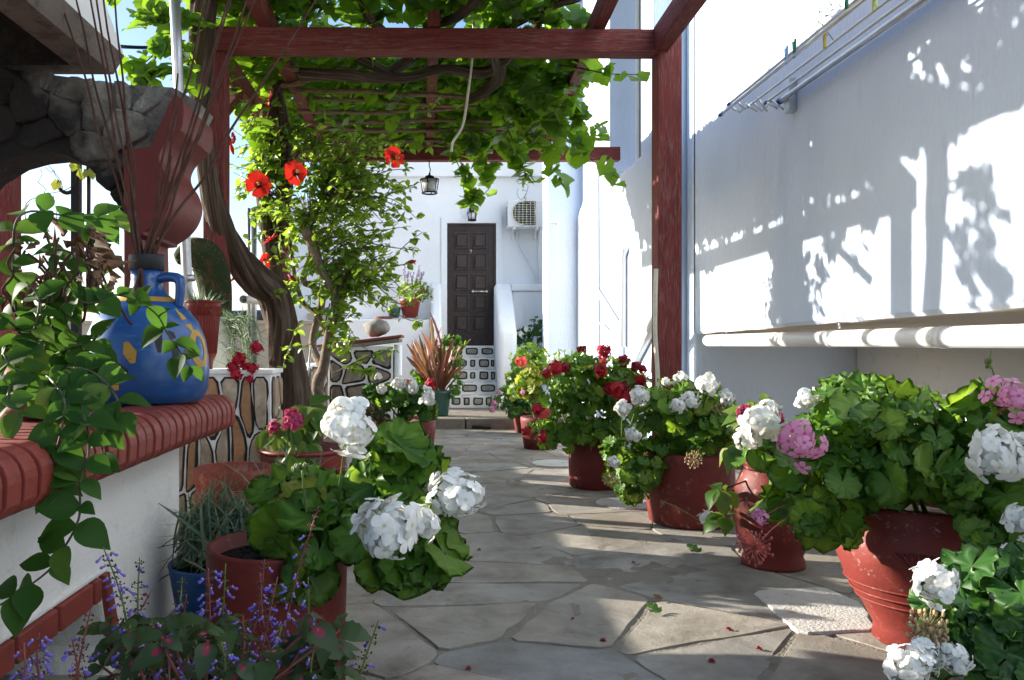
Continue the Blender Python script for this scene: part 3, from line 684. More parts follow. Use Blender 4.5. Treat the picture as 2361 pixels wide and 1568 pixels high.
def lantern(c, r, h, name, label, wall):
    L = thing(name, label, 'lamp', c)
    c = Vector(c); mb = MB()
    mb.lathe([(0.012, h * 1.45), (0.012, h * 1.3), (r * 0.45, h * 1.22), (r * 0.5, h * 1.05), (r, h * 1.0), (r, h * 0.95), (r * 0.6, h * 0.94)], c, 16)
    part('cap', mb, M['iron'], L)
    mb = MB(); mb.lathe([(r * 0.62, 0.02), (r * 0.85, h * 0.94)], c, 16); part('glass_shade', mb, M['glass'], L)
    mb = MB()
    for k in range(6):
        an = k * math.pi / 3 + 0.3; mb.tube([c + Vector((r * 0.74 * math.cos(an), r * 0.74 * math.sin(an), 0)), c + Vector((r * 0.97 * math.cos(an), r * 0.97 * math.sin(an), h * 0.95))], 0.006, 5)
    mb.tube([c + Vector((r * 0.76 * math.cos(k * math.pi / 8), r * 0.76 * math.sin(k * math.pi / 8), 0)) for k in range(17)], 0.010, 6)
    part('cage', mb, M['iron'], L)
    mb = MB()
    if wall: mb.tube(smooth_path([c + Vector((0, 0, h * 1.4)), c + Vector((0, 0.05, h * 1.7)), c + Vector((0, 0.16, h * 1.6)), c + Vector((0, 0.2, h * 1.2))], 4), 0.012, 6); mb.box(c.x - 0.04, c.y + 0.19, c.z + h * 0.8, c.x + 0.04, c.y + 0.215, c.z + h * 1.9)
    else: mb.tube([c + Vector((0, 0, h * 1.4)), c + Vector((0.01, 0, h * 1.7)), c + Vector((-0.005, 0, h * 2.0)), c + Vector((0, 0, wall_top - c.z))], 0.006, 5)
    part('hanger', mb, M['iron'], L)
wall_top = 3.22
lantern(P(990, 445, 9.0), 0.11, 0.155, 'hanging_lantern', 'black hanging lantern with glass under the far pergola beam', False)
lantern(P(1088, 508, 13.17), 0.085, 0.13, 'wall_lantern', 'black wall lantern above the brown door', True)

# ------------------------------------------------------------------ far things seen through the leaves
mb = MB(); mb.box(-30, 17, -0.3, -1.8, 34, 0.78); struct('street', mb, M['asphalt'])
mb = MB(); mb.box(-7, 10.9, -0.1, -1.64, 11.15, 1.40); mb.box(-7.02, 10.87, 1.40, -1.638, 11.18, 1.45); solo('garden_wall', mb, M['beige'], 'low beige garden wall behind the vine trunk', 'wall', None, 0.01)
NH = thing('far_house', 'white house with a blue window frame far behind the hibiscus', 'house', (-3, 19, 0.7))
mb = MB(); mb.box(-3.6, 19, 0.5, -1.66, 24, 4.6); part('wall', mb, M['white'], NH, 0.02)
a = P(772, 728, 18.96); b = P(798, 648, 18.96); mb = MB()
mb.box(a.x - 0.06, 18.94, a.z - 0.06, a.x, 18.998, b.z + 0.06); mb.box(b.x, 18.94, a.z - 0.06, b.x + 0.06, 18.998, b.z + 0.06); mb.box(a.x, 18.94, b.z, b.x, 18.998, b.z + 0.06); mb.box(a.x, 18.94, a.z - 0.06, b.x, 18.998, a.z)
w = part('window', mb, M['bluepaint'], NH); mb = MB(); mb.box(a.x, 18.97, a.z, b.x, 18.985, b.z); part('pane', mb, M['darkglass'], w)
mb = MB(); mb.box(-3.0, 18.86, 1.72, -2.0, 18.99, 1.86); part('sill', mb, M['beige'], NH)
CAR = thing('parked_car', 'dark blue car parked in the street beyond the garden wall', 'car', (-6.2, 26, 0.78))
side = [(-2.1, 0.3), (-2.1, 0.75), (-1.9, 0.9), (-1.1, 0.98), (1.2, 0.98), (2.0, 0.85), (2.15, 0.6), (2.1, 0.3)]
mb = MB(); mb.prism([(-6.2 + x, 0.78 + z) for x, z in side], 'xz', 25.2, 26.8); part('body', mb, M['carblue'], CAR, 0.06)
mb = MB(); mb.prism([(-6.2 + x, 0.78 + z) for x, z in [(-1.2, 0.95), (-0.7, 1.42), (0.7, 1.45), (1.35, 0.95)]], 'xz', 25.3, 26.7); cab = part('cabin', mb, M['carblue'], CAR, 0.05)
mb = MB(); mb.prism([(-6.2 + x, 0.78 + z) for x, z in [(-1.0, 1.0), (-0.64, 1.36), (-0.05, 1.38), (-0.05, 1.0)]], 'xz', 25.28, 25.31); mb.prism([(-6.2 + x, 0.78 + z) for x, z in [(0.05, 1.0), (0.05, 1.38), (0.64, 1.38), (1.1, 1.0)]], 'xz', 25.28, 25.31); part('side_window', mb, M['darkglass'], cab)
for x in (-1.35, 1.35):
    for y in (25.2, 26.62):
        mb = MB(); mb.tube([(-6.2 + x, y, 1.1), (-6.2 + x, y + 0.18, 1.1)], 0.32, 16); part('wheel', mb, M['tyre'], CAR)
# ------------------------------------------------------------------ barbecue
BB = thing('barbecue', 'whitewashed masonry barbecue with a red brick edge, stone arch and smoke hood', 'barbecue', (-1.5, 2.6, 0))
mb = MB(); mb.prism([(0.3, -0.05), (1.35, -0.05), (1.35, 0.30), (2.62, 0.30), (2.70, 0.10), (2.70, -0.05), (3.45, -0.05), (3.45, 0.735), (0.3, 0.735)], 'yz', -2.0, -1.10)
part('body', mb, M['bbq_white'], BB, 0.012)
mb = MB(); mb.box(-2.2, 0.3, -0.05, -2.003, 3.45, 0.734); part('rear_wall', mb, M['soot'], BB)
mb = MB(); mb.box(-2.3, 0.3, 0.737, -1.06, 3.70, 0.884); part('counter', mb, M['redplaster'], BB)
def bull(o):      # nosing outline, o = set back
    pr = [(-1.15, 0.890 - o), (-0.995, 0.890 - o)]
    pr += [(-0.995 + (0.075 - o) * math.sin(a), 0.815 + (0.075 - o) * math.cos(a)) for a in [math.pi / 2 * k / 6 for k in range(1, 7)]]
    pr += [(-0.975 + (0.055 - o) * math.cos(a), 0.785 - (0.055 - o) * math.sin(a)) for a in [math.pi / 2 * k / 5 for k in range(1, 6)]]
    return pr + [(-1.15, 0.73 + o)]
mb = MB(); mb.prism(bull(0.030), 'xz', 0.32, 3.69); part('joint', mb, M['joint'], BB)
rs = random.Random(2); y = 0.42
while y < 3.66:
    o = rs.uniform(-0.002, 0.003); mb = MB(); mb.prism([(x + o, z + rs.uniform(-0.0008, 0.0008)) for x, z in bull(0)], 'xz', y, y + 0.0575); part('brick', mb, M['brick'], BB, 0.004); y += 0.0765
y = 1.36
while y < 2.55:
    l = 0.235; e = min(y + l, 2.6); mb = MB(); mb.box(-1.25, y, 0.29, -1.075, e - 0.018, 0.365); part('brick', mb, M['brick'], BB, 0.006); y += l
mb = MB(); mb.prism([(2.61, 0.365), (2.655, 0.365), (2.74, 0.14), (2.695, 0.12)], 'yz', -1.25, -1.078); part('brick', mb, M['brick'], BB, 0.006)
mb = MB(); mb.box(-1.19, 1.355, 0.367, -1.087, 2.66, 0.383); part('mortar_bead', mb, M['bbq_white'], BB, 0.006)
# column with its corbel
DC = 3.6
CF, CB = 3.47, 3.93
def cpt(px, py, back=False, d=None):
    p = P(px, py, CB if back else d or DC); return (p.x, P(px, py, 3.62).z if back else p.z)
cor = [cpt(x, y, False, CF) for x, y in [(285, 905), (285, 345), (345, 338), (362, 300), (380, 262)]]
cor += [cpt(x, y, True) for x, y in [(470, 240), (490, 258), (488, 310), (472, 330), (456, 346), (446, 362), (441, 378), (442, 392), (448, 406), (457, 420), (463, 436), (467, 455), (466, 472), (460, 492), (450, 510), (436, 526), (421, 538), (410, 545), (409, 552), (388, 554), (390, 640), (392, 905)]]
cv = smooth_path([(x, 0, z) for x, z in cor[5:-4]], 3); cor = cor[:5] + [(p.x, p.z) for p in cv] + cor[-4:]
mb = MB(); mb.prism(cor, 'xz', CF, CB); part('column', mb, M['redplaster'], BB, 0.03, seg=3)
# the arch
arch = [(-520, 120), (-330, 128), (0, 152), (205, 180), (300, 192), (395, 197), (455, 232), (440, 262), (392, 262), (378, 300), (360, 338), (285, 345), (285, 560), (270, 480), (240, 425), (200, 385), (150, 355), (100, 345), (50, 350), (0, 364), (-60, 400), (-120, 470), (-140, 560), (-140, 905), (-235, 905), (-235, 420), (-520, 300)]
apx = [cpt(x, y) for x, y in arch]
mb = MB(); mb.prism(apx, 'xz', DC + 0.03, 3.86); ARCH = mb
def inside(p, poly):
    c = False; j = len(poly) - 1
    for i in range(len(poly)):
        a, b = poly[i], poly[j]
        if (a[1] > p[1]) != (b[1] > p[1]) and p[0] < (b[0] - a[0]) * (p[1] - a[1]) / (b[1] - a[1]) + a[0]: c = not c
        j = i
    return c
m, nt, b, o = newmat('smoked_stone')
v = coords(nt); f = nz(nt, v, 9, 7, 0.68); f2 = nz(nt, v, 3.2, 5)
sep = nt.nodes.new('ShaderNodeSeparateXYZ'); tcn = nt.nodes.new('ShaderNodeTexCoord'); nt.links.new(tcn.outputs['Object'], sep.inputs[0])
s = math_(nt, 'ADD', math_(nt, 'ADD', math_(nt, 'MULTIPLY', math_(nt, 'ADD', sep.outputs[0], 1.78), 1.9), math_(nt, 'MULTIPLY', math_(nt, 'SUBTRACT', sep.outputs[2], 2.2), 2.0)), math_(nt, 'MULTIPLY', math_(nt, 'SUBTRACT', f2, 0.5), 2.2))
cl = ramp(nt, f, [(0.3, (0.13, 0.12, 0.105)), (0.5, (0.25, 0.235, 0.205)), (0.72, (0.40, 0.38, 0.34))])
nt.links.new(mixc(nt, ramp(nt, s, [(0.05, (1, 1, 1)), (0.55, (0, 0, 0))]), cl, (0.022, 0.019, 0.017)), b.inputs['Base Color']); b.inputs['Roughness'].default_value = 0.9
bump(nt, b, math_(nt, 'ADD', f, math_(nt, 'MULTIPLY', nz(nt, v, 40, 6, .7), .5)), 1.0, 0.06)
M['smoked'] = m
part('arch_core', ARCH, M['smoked'], BB)
rs = random.Random(21)
for poly in voronoi(-2.95, 1.15, -1.0, 2.5, 0.17, 0.13, 0.49, rs):
    cx = sum(p[0] for p in poly) / len(poly); cz = sum(p[1] for p in poly) / len(poly)
    if not inside((cx, cz), apx): continue
    q = [p for p in poly]
    q = inset(q, 0.002)
    if len(q) < 3: continue
    q2 = []
    for p in q:      # keep the stones within the arch
        t = 1.0
        while t > 0.3 and not inside((cx + (p[0] - cx) * t, cz + (p[1] - cz) * t), apx): t -= 0.05
        q2.append((cx + (p[0] - cx) * t, cz + (p[1] - cz) * t))
    h = rs.uniform(0.02, 0.07); tx, tz = rs.uniform(-.35, .35), rs.uniform(-.35, .35); mb = MB()
    slab_piece(mb, rough(q2, 0.03, 0.009, rs, .1), lambda u, v_, hh: (u, DC + 0.04 - hh * (1 + 0 * u) - (hh > .015) * ((u - cx) * tx + (v_ - cz) * tz), v_), 0, h, 0.007)
    part('stone', mb, M['smoked'], BB)
# smoke hood: hollow, open below
def ring(z, x0, x1, y0, y1): return [(x0, y0, z), (x1, y0, z), (x1, y1, z), (x0, y1, z)]
mb = MB(); zb, zt = 2.42, 4.6
o0 = ring(zb + 0.10, -3.05, -1.50, 1.6, 3.86); o1 = ring(zt, -2.7, -2.12, 2.2, 3.3)
r0 = ring(zb, -3.03, -1.54, 1.62, 3.83); i0 = ring(zb, -2.90, -1.69, 1.75, 3.70); i1 = ring(zt, -2.62, -2.2, 2.3, 3.2)
vs = o1 + o0 + r0 + i0 + i1
fs = []
mis = []
for k in range(4):
    for j in range(4): fs.append((k * 4 + j, k * 4 + (j + 1) % 4, k * 4 + 4 + (j + 1) % 4, k * 4 + 4 + j)); mis.append((0, 1, 1, 2)[k])
mb.add(vs, fs); mb.m = mis
part('smoke_hood', mb, [M['bbq_white'], M['brownplaster'], M['soot']], BB)

# masonry pier left, behind the trailing plant
mb = MB(); mb.box(-2.05, 2.95, 0.886, -1.62, 3.25, 1.14); solo('white_box', mb, M['bbq_white'], 'whitewashed block on the counter behind the trailing plant', 'block', None, 0.015)

mb = MB(); mb.box(-2.46, 3.95, -0.1, -2.30, 9.3, 1.0); mb.box(-2.48, 3.93, 1.0, -2.28, 9.32, 1.03); solo('shade_wall', mb, M['bbq_white'], 'low white wall added behind the tan stone wall on the left to shade the path', 'wall', None, 0.01)  # added wall, mostly out of view, keeps low sun off the near path
# ------------------------------------------------------------------ stone garden walls
def stonewall(parent, fr, w, h, su, sv, mats, seed, g0=0.022, gb=0.03, jit=0.4):
    rs = random.Random(seed)
    for poly in voronoi(0.01, 0.01, w - 0.01, h - 0.01, su, sv, jit, rs):
        o = inset(poly, rs.uniform(g0 * 0.6, g0 * 1.4))
        if len(o) < 3 or abs(area(o)) < 0.002: continue
        i = inset(o, gb * rs.uniform(0.7, 1.2))
        o = rough(o, 0.06, 0.008, rs); mb = MB()
        slab_piece(mb, o, fr, -0.01, 0.006, 0.003, 0)
        if len(i) >= 3 and abs(area(i)) > 0.0008: slab_piece(mb, rough(i, 0.06, 0.006, rs), fr, -0.01, 0.020 + rs.uniform(0, 0.008), 0.007, 1)
        part('stone', mb, mats, parent)
SW = thing('stone_wall', 'low garden wall of tan stones outlined in black, beside the jug', 'wall', (-1.45, 4.9, 0))
mb = MB(); mb.box(-2.6, 4.75, -0.1, -0.975, 5.06, 0.945); part('core', mb, M['mortar_white'], SW)
mb = MB(); mb.box(-2.6, 4.735, 0.945, -0.96, 5.075, 0.972); part('cap', mb, M['mortar_white'], SW, 0.006)
stonewall(SW, lambda u, v, h: (-2.2 + u, 4.75 - h, v), 1.225, 0.945, 0.085, 0.27, [M['blackpaint'], M['tanstone']], 5, 0.006, 0.0115, 0.36)
stonewall(SW, lambda u, v, h: (-0.975 + h, 4.76 + u, v), 0.29, 0.945, 0.14, 0.22, [M['blackpaint'], M['tanstone']], 15, 0.009, 0.014)
mb = MB(); SV = thing('stone_wall', 'short wall of tan stones just beyond the vine trunk', 'wall', (-1.45, 9, 0))
mb.box(-1.62, 8.2, -0.1, -1.30, 9.68, 0.90); part('core', mb, M['mortar_white'], SV)
stonewall(SV, lambda u, v, h: (-1.30 + h, 8.22 + u, v), 1.44, 0.90, 0.22, 0.26, [M['blackpaint'], M['tanstone']], 6, 0.016, 0.026)
SO = thing('stone_oven', 'brown stone outdoor oven with a red tiled top behind the white geraniums', 'oven', (-0.9, 10, 0))
mb = MB(); mb.box(-1.29, 9.7, -0.1, -0.50, 10.5, 1.10); part('core', mb, M['mortar_white'], SO)
stonewall(SO, lambda u, v, h: (-1.29 + u, 9.7 - h, v), 0.79, 1.08, 0.28, 0.20, [M['blackpaint'], M['darkstone']], 8, 0.014, 0.024)
stonewall(SO, lambda u, v, h: (-0.50 + h, 9.72 + u, v), 0.76, 1.08, 0.3, 0.22, [M['blackpaint'], M['darkstone']], 18, 0.016, 0.024)
mb = MB(); mb.prism([(-1.40, 1.04), (-0.42, 1.155), (-0.42, 1.20), (-1.40, 1.08)], 'xz', 9.62, 10.56); part('roof_slab', mb, M['cement'], SO, 0.008)
k = 0
y = 9.6
while y < 10.5:
    mb = MB(); mb.prism([(-1.45, 1.083), (-0.39, 1.213), (-0.39, 1.243), (-1.45, 1.113)], 'xz', y, y + 0.07); part('roof_tile', mb, M['brick'], SO, 0.006); y += 0.076
mb = MB(); mb.tube([(-0.44, 9.78, 0.0), (-0.44, 9.78, 1.12)], 0.05, 14); solo('downpipe', mb, M['pvc'], 'upright white pipe at the right end of the stone oven', 'pipe')
# rock on the oven
mb = MB(); c = P(868, 762, 9.85); vs = []; n = 14; m = 8
for i in range(m + 1):
    th = math.pi * i / m
    for k in range(n):
        a = 2 * math.pi * k / n; q = Vector((math.sin(th) * math.cos(a), math.sin(th) * math.sin(a), -math.cos(th)))
        r = 1 + 0.35 * mnoise.noise(q * 1.7 + Vector((3, 1, 0)))
        vs.append(c + Vector((q.x * 0.17 * r, q.y * 0.13 * r, q.z * 0.105 * r + 0.03)))
mb.add(vs, [(i * n + k, i * n + (k + 1) % n, (i + 1) * n + (k + 1) % n, (i + 1) * n + k) for i in range(m) for k in range(n)], sm=True)
solo('boulder', mb, M['rubble'], 'rounded pale rock lying on the red tiled oven top', 'rock', loc=c)

# ------------------------------------------------------------------ pergola
PG = thing('pergola', 'weathered red wooden pergola carrying the vine over the path', 'pergola', (0, 7.4, 0))
def bar(name, a, b, w, h, mat, label=None, bev=0.008):
    mb = MB(); mb.obar(a, b, w, h); return part(name, mb, M[mat], PG, bev, label)
bar('post', (1.665, 5.7, -0.05), (1.665, 5.7, 3.36), 0.17, 0.17, 'wz')
bar('post', (-1.555, 5.7, -0.05), (-1.555, 5.7, 3.19), 0.15, 0.16, 'wz')
bar('post', (-1.7, 9.0, -0.05), (-1.7, 9.0, 3.19), 0.14, 0.14, 'wz')
bar('front_beam', (-1.66, 5.66, 3.275), (1.575, 5.66, 3.255), 0.14, 0.165, 'wx')
bar('rear_beam', (-1.75, 9.02, 3.275), (2.1, 9.02, 3.275), 0.12, 0.15, 'wx')
bar('side_beam', (-1.60, 5.75, 3.27), (-1.66, 9.6, 3.27), 0.12, 0.15, 'wy')
bar('side_beam', (1.60, 5.62, 3.27), (1.55, 1.5, 3.27), 0.11, 0.16, 'wy')
bar('rafter', (-1.17, 4.6, 3.42), (-1.27, 9.5, 3.42), 0.10, 0.14, 'wy')
bar('rafter', (-1.17, 4.5, 3.42), (-1.12, 1.5, 3.42), 0.10, 0.14, 'wy')
bar('rafter', (1.15, 4.9, 3.42), (1.1, 1.5, 3.42), 0.09, 0.14, 'wy')
bar('rafter', (0.0, 5.58, 3.42), (-0.06, 9.4, 3.40), 0.085, 0.13, 'wy')
bar('rafter', (1.15, 5.0, 3.42), (1.27, 9.6, 3.42), 0.09, 0.14, 'wy')
mb = MB(); mb.obar((-1.60, 6.0, 2.85), (-1.60, 6.55, 3.19), 0.07, 0.07); part('brace', mb, M['wy'], PG, 0.006)
bar('post', (-1.45, 6.9, 2.4), (-1.45, 6.9, 3.2), 0.06, 0.06, 'wz')
# dry canes laid across
for i, (x0, x1, y, z) in enumerate([(-1.3, -0.62, 6.35, 3.36), (-1.3, -0.62, 6.75, 3.33), (-1.2, 0.68, 7.0, 3.33), (-1.3, 0.4, 7.55, 3.34), (-1.2, 0.9, 7.9, 3.33), (-1.3, 1.6, 8.25, 3.33), (-1.1, 0.7, 8.05, 3.31), (-1.3, 1.5, 8.65, 3.32), (-1.1, 0.3, 7.3, 3.35)]):
    mb = MB(); k = 9; pts = [Vector((x0 + (x1 - x0) * j / (k - 1), y + 0.08 * math.sin(i * 2.1 + j * 0.5) + (0.18 if i in (0, 1) else 0.05) * (j / k) * (-1) ** i, z + 0.008 * math.sin(j * 2.3 + i))) for j in range(k)]
    mb.tube(pts, [0.021, 0.019, 0.023, 0.019, 0.022, 0.019, 0.021, 0.018, 0.016], 8); solo('dry_cane', mb, M['cane'], ['thick cane end sticking out left of the left rafter', 'shorter cane end just below the uppermost cane end', 'longest pale cane crossing under the two nearer rafters', 'grey cane half hidden behind the hanging vine leaves', 'cane under the vine just nearer than the thin crossing canes', 'long thin cane level with the lower end of the right rafter', 'short cane crossing another at a slight angle', 'last cane just in front of the far beam', 'cane in the gap between left and middle rafters'][i], 'cane', 'canes laid across the pergola', loc=pts[0])
# ------------------------------------------------------------------ leaf and flower shapes (shared by every copy)
def polar_leaf(rfun, zfun, nb, rings, notch=0.16):
    """a leaf round its stalk; returns verts, faces, uv"""
    vs = [(0, 0, zfun(0, 0))]; uv = [(0, 0)]; fs = []
    for q in rings:
        for i in range(nb):
            th = -math.pi + notch + (2 * math.pi - 2 * notch) * i / (nb - 1)
            r = rfun(th) * (q if q < 1 else 1)
            if q < 1: r = q * (0.55 * rfun(th) + 0.45)
            x, y = r * math.sin(th), r * math.cos(th)
            vs.append((x, y, zfun(r, th))); uv.append((x, y))
    for i in range(nb - 1): fs.append((0, 1 + i + 1, 1 + i))
    for j in range(len(rings) - 1):
        for i in range(nb - 1):
            a = 1 + j * nb + i; fs.append((a, a + 1, a + nb + 1, a + nb))
    return vs, fs, uv
def center(shape, dy):   # keep
    return shape
def long_leaf(prof, cup, droop, fold, m=None, wav=0.0, seed=0):
    """a leaf along +Y; prof = half widths along the length"""
    n = len(prof); vs = []; uv = []; fs = []; rs = random.Random(seed)
    for i, w in enumerate(prof):
        t = i / (n - 1); z = -droop * t * t
        for sx in (-1, 0, 1):
            zz = z + (abs(sx) * (cup * w + fold * w) + (wav * rs.uniform(-1, 1) * w if sx else 0))
            vs.append((sx * w, t, zz)); uv.append((sx * w, t))
    for i in range(n - 1):
        a = i * 3; fs += [(a, a + 1, a + 4, a + 3), (a + 1, a + 2, a + 5, a + 4)]
    return vs, fs, uv
def ger_shape(seed, nb=29, rings=(0.45, 0.8, 1.0)):
    r_ = random.Random(seed); ph = r_.uniform(0, 6); fold = r_.uniform(0.05, 0.3); cup = r_.uniform(-0.12, 0.25)
    def rf(th): return 0.52 * (1 + 0.055 * math.cos(7 * th) + 0.03 * math.cos(21 * th + 0.4)) * (0.94 + 0.06 * math.cos(th))
    def zf(r, th): return cup * r * r * 1.6 + 0.10 * r * math.cos(7 * th + 0.2) * min(1, r * 2) + fold * abs(r * math.sin(th)) * 0.6 + 0.07 * r * math.sin(2 * th + ph) + 0.22 * r * r * math.sin(9 * th + ph * 2) * (r > .3)
    return polar_leaf(rf, zf, nb, rings, 0.22)
def vine_shape(seed, nb=31, rings=(0.5, 1.0)):
    r_ = random.Random(seed); ph = r_.uniform(0, 6); fold = r_.uniform(0.0, 0.35); cup = r_.uniform(-0.3, 0.1)
    def rf(th):
        lobe = 0.60 - 0.13 * abs(math.sin(2.5 * th)) ** 1.3 * (1 if abs(th) < 2.3 else 0.3)
        tip = 0.12 * max(0, math.cos(th)) ** 3
        return (lobe + tip) * (1 + 0.05 * math.cos(15 * th + ph * 0.1))
    def zf(r, th): return cup * r * r + fold * abs(r * math.sin(th)) + 0.06 * r * math.sin(3 * th + ph)
    return polar_leaf(rf, zf, nb, rings, 0.2)
HIBW = (0.02, 0.20, 0.30, 0.31, 0.22, 0.09, 0.0); TRW = (0.04, 0.24, 0.34, 0.375, 0.355, 0.27, 0.14, 0.0)
HYW = (0.02, 0.22, 0.34, 0.36, 0.31, 0.21, 0.09, 0.0); COW = (0.02, 0.27, 0.31, 0.37, 0.33, 0.33, 0.25, 0.22, 0.11, 0.0)
SH = {
    'ger': [ger_shape(i) for i in range(6)], 'gerlow': [ger_shape(i, 15, (0.5, 1.0)) for i in range(4)],
    'vine': [vine_shape(i) for i in range(5)], 'vinelow': [vine_shape(i, 23, (1.0,)) for i in range(5)],
    'hib': [long_leaf(HIBW, 0.25, 0.18 * i, 0.15 + 0.2 * (i % 2), seed=i) for i in range(3)], 'hiblow': [long_leaf((0.03, 0.27, 0.30, 0.0), 0.2, 0.25 * i, 0.2, seed=i) for i in range(3)],
    'trail': [long_leaf(TRW, 0.22, 0.12 + 0.12 * i, 0.08 + 0.1 * (i % 2), wav=0.03, seed=i) for i in range(4)],
    'hyd': [long_leaf(HYW, 0.18, 0.2 + 0.15 * i, 0.1, wav=0.06, seed=i) for i in range(3)],
    'col': [long_leaf(COW, 0.1, 0.3 + 0.2 * i, 0.12, wav=0.16, seed=i) for i in range(3)],
    'grass': [long_leaf((0.018, 0.022, 0.02, 0.016, 0.0), 0.5, 0.12 + 0.3 * i, 0.3, seed=i) for i in range(4)],
    'epi': [long_leaf((0.012, 0.035, 0.03, 0.05, 0.036, 0.056, 0.042, 0.054, 0.035, 0.015), 0.3, 0.05 + 0.12 * i, 0.05, wav=0.1, seed=i) for i in range(4)],
    'needle': [long_leaf((0.03, 0.045, 0.035, 0.0), 0.3, 0.25 * i, 0.2, seed=i) for i in range(3)],
    'dry': [long_leaf((0.05, 0.22, 0.12, 0.28, 0.1, 0.0), 0.9, 0.6 + 0.3 * i, 0.8, wav=0.7, seed=i) for i in range(3)],
}
LM = {}
def leafmesh(kind, i, mat):
    k = (kind, i, mat)
    if k not in LM:
        vs, fs, uv = SH[kind][i]; mb = MB(); mb.add(vs, fs, uv, 0, True); me = bpy.data.meshes.new('leaf'); me.from_pydata(mb.v, [], mb.f)
        me.materials.append(M[mat]); me.polygons.foreach_set('use_smooth', [True] * len(fs))
        ul = me.uv_layers.new(name='UVMap'); idx = np.empty(len(me.loops), dtype=np.int32); me.loops.foreach_get('vertex_index', idx)
        ul.data.foreach_set('uv', np.array(mb.uv, dtype=np.float32)[idx].ravel()); me.update(); LM[k] = me
    return LM[k]
def lmat(pos, nrm, tip, size, sx=1.0):
    n = Vector(nrm).normalized(); t = Vector(tip); t = t - n * t.dot(n)
    t = t.normalized() if t.length > 1e-4 else n.orthogonal().normalized()
    x = t.cross(n); m = Matrix.Identity(4)
    for r in range(3): m[r][0] = x[r] * size * sx; m[r][1] = t[r] * size; m[r][2] = n[r] * size; m[r][3] = pos[r]
    return m
CAMP = Vector((0, 0, EYE))
def foliage(parent, mats, kind, low, mat, nparts, name='leaf', stuffname='foliage', alt=None):
    """the leaves that show largest become parts, the rest one mass"""
    def key(m):
        p = m.translation; dx = p.x / max(p.y, 0.1) * F + 1000; dy = 795 - (p.z - EYE) / max(p.y, 0.1) * F
        out = not (-30 < dx < 2390 and -30 < dy < 1600)
        return (out, -m.col[1].length / (p - CAMP).length)
    mats = sorted(mats, key=key)
    for i, m in enumerate(mats[:nparts]):
        mm = mat if not alt or random.random() > alt[1] else alt[0]
        link(name, leafmesh(kind, random.randrange(len(SH[kind])), mm), parent, m)
    rest = mats[nparts:]
    if rest:
        vs = []; fs = []; uv = []; rn = []; off = 0; mi = []
        for m in rest:
            b = SH[low][random.randrange(len(SH[low]))]; A = np.array(m)
            v = np.array(b[0]) @ A[:3, :3].T + A[:3, 3]; vs.append(v); fs += [tuple(q + off for q in f) for f in b[1]]; uv += b[2]
            rn += [random.random()] * len(v); off += len(v)
            a = 1 if alt and random.random() < alt[1] else 0; mi += [a] * len(b[1])
        me = bpy.data.meshes.new(stuffname); me.from_pydata(np.concatenate(vs), [], fs); me.materials.append(M[mat])
        if alt: me.materials.append(M[alt[0]]); me.polygons.foreach_set('material_index', mi)
        me.polygons.foreach_set('use_smooth', [True] * len(fs))
        ul = me.uv_layers.new(name='UVMap'); idx = np.empty(len(me.loops), dtype=np.int32); me.loops.foreach_get('vertex_index', idx)
        ul.data.foreach_set('uv', np.array(uv, dtype=np.float32)[idx].ravel())
        at = me.attributes.new('rnd', 'FLOAT', 'POINT'); at.data.foreach_set('value', np.array(rn, dtype=np.float32)); me.update()
        link(stuffname, me, parent, None, None, None, None, 'stuff')

# petals and florets
def petal_shape(L, w, curl, lift):
    ys = (0.0, 0.35, 0.7, 0.93, 1.0); ws = (0.10, 0.62, 1.0, 0.75, 0.28); vs = []; fs = []
    for y, q in zip(ys, ws):
        for s in (-1, 0, 1): vs.append((s * q * w, y * L, lift * y * L - curl * y * y * L + 0.10 * w * abs(s) * (1 - y) - 0.05 * L * abs(s) * y))
    for i in range(4):
        a = i * 3; fs += [(a, a + 1, a + 4, a + 3), (a + 1, a + 2, a + 5, a + 4)]
    return vs, fs
def floret(seed, np_=5, L=1.0, w=0.55, cup=0.35, double=False):
    r_ = random.Random(seed); mb = MB()
    for ringn in range(2 if double else 1):
        for k in range(np_):
            a = 2 * math.pi * k / np_ + r_.uniform(-0.2, 0.2) + ringn * 0.6
            vs, fs = petal_shape(L * r_.uniform(0.88, 1.08) * (1 - 0.3 * ringn), w * r_.uniform(0.9, 1.1), r_.uniform(0.25, 0.5), cup * r_.uniform(0.6, 1.3) + 0.7 * ringn)
            Rm = Matrix.Rotation(a, 4, 'Z'); pv = [Rm @ Vector(v) for v in vs]; mb.add(pv, fs, [(p.x, p.y) for p in pv], 0, True)
    return mb
PT = {'white': 'pt_white', 'pink': 'pt_pink', 'red': 'pt_red', 'dark': 'pt_dark', 'coral': 'pt_coral', 'magenta': 'pt_magenta', 'dry': 'drybloom', 'dryred': 'dryred'}
FLO = {}
def floret_mesh(kind, i):
    if (kind, i) not in FLO:
        dbl = kind in ('red', 'dark', 'coral', 'magenta')
        FLO[(kind, i)] = floret(i + 10, 5, 1.0, 0.38 if kind == 'pink' else 0.46, 0.30, dbl).mesh('floret', M[PT[kind]])
    return FLO[(kind, i)]
def fib(n, cmin):
    out = []
    for i in range(n):
        z = 1 - (1 - cmin) * (i + 0.5) / n; a = i * 2.39996; r = math.sqrt(max(0, 1 - z * z)); out.append(Vector((r * math.cos(a), r * math.sin(a), z)))
    return out
HEADC = {}
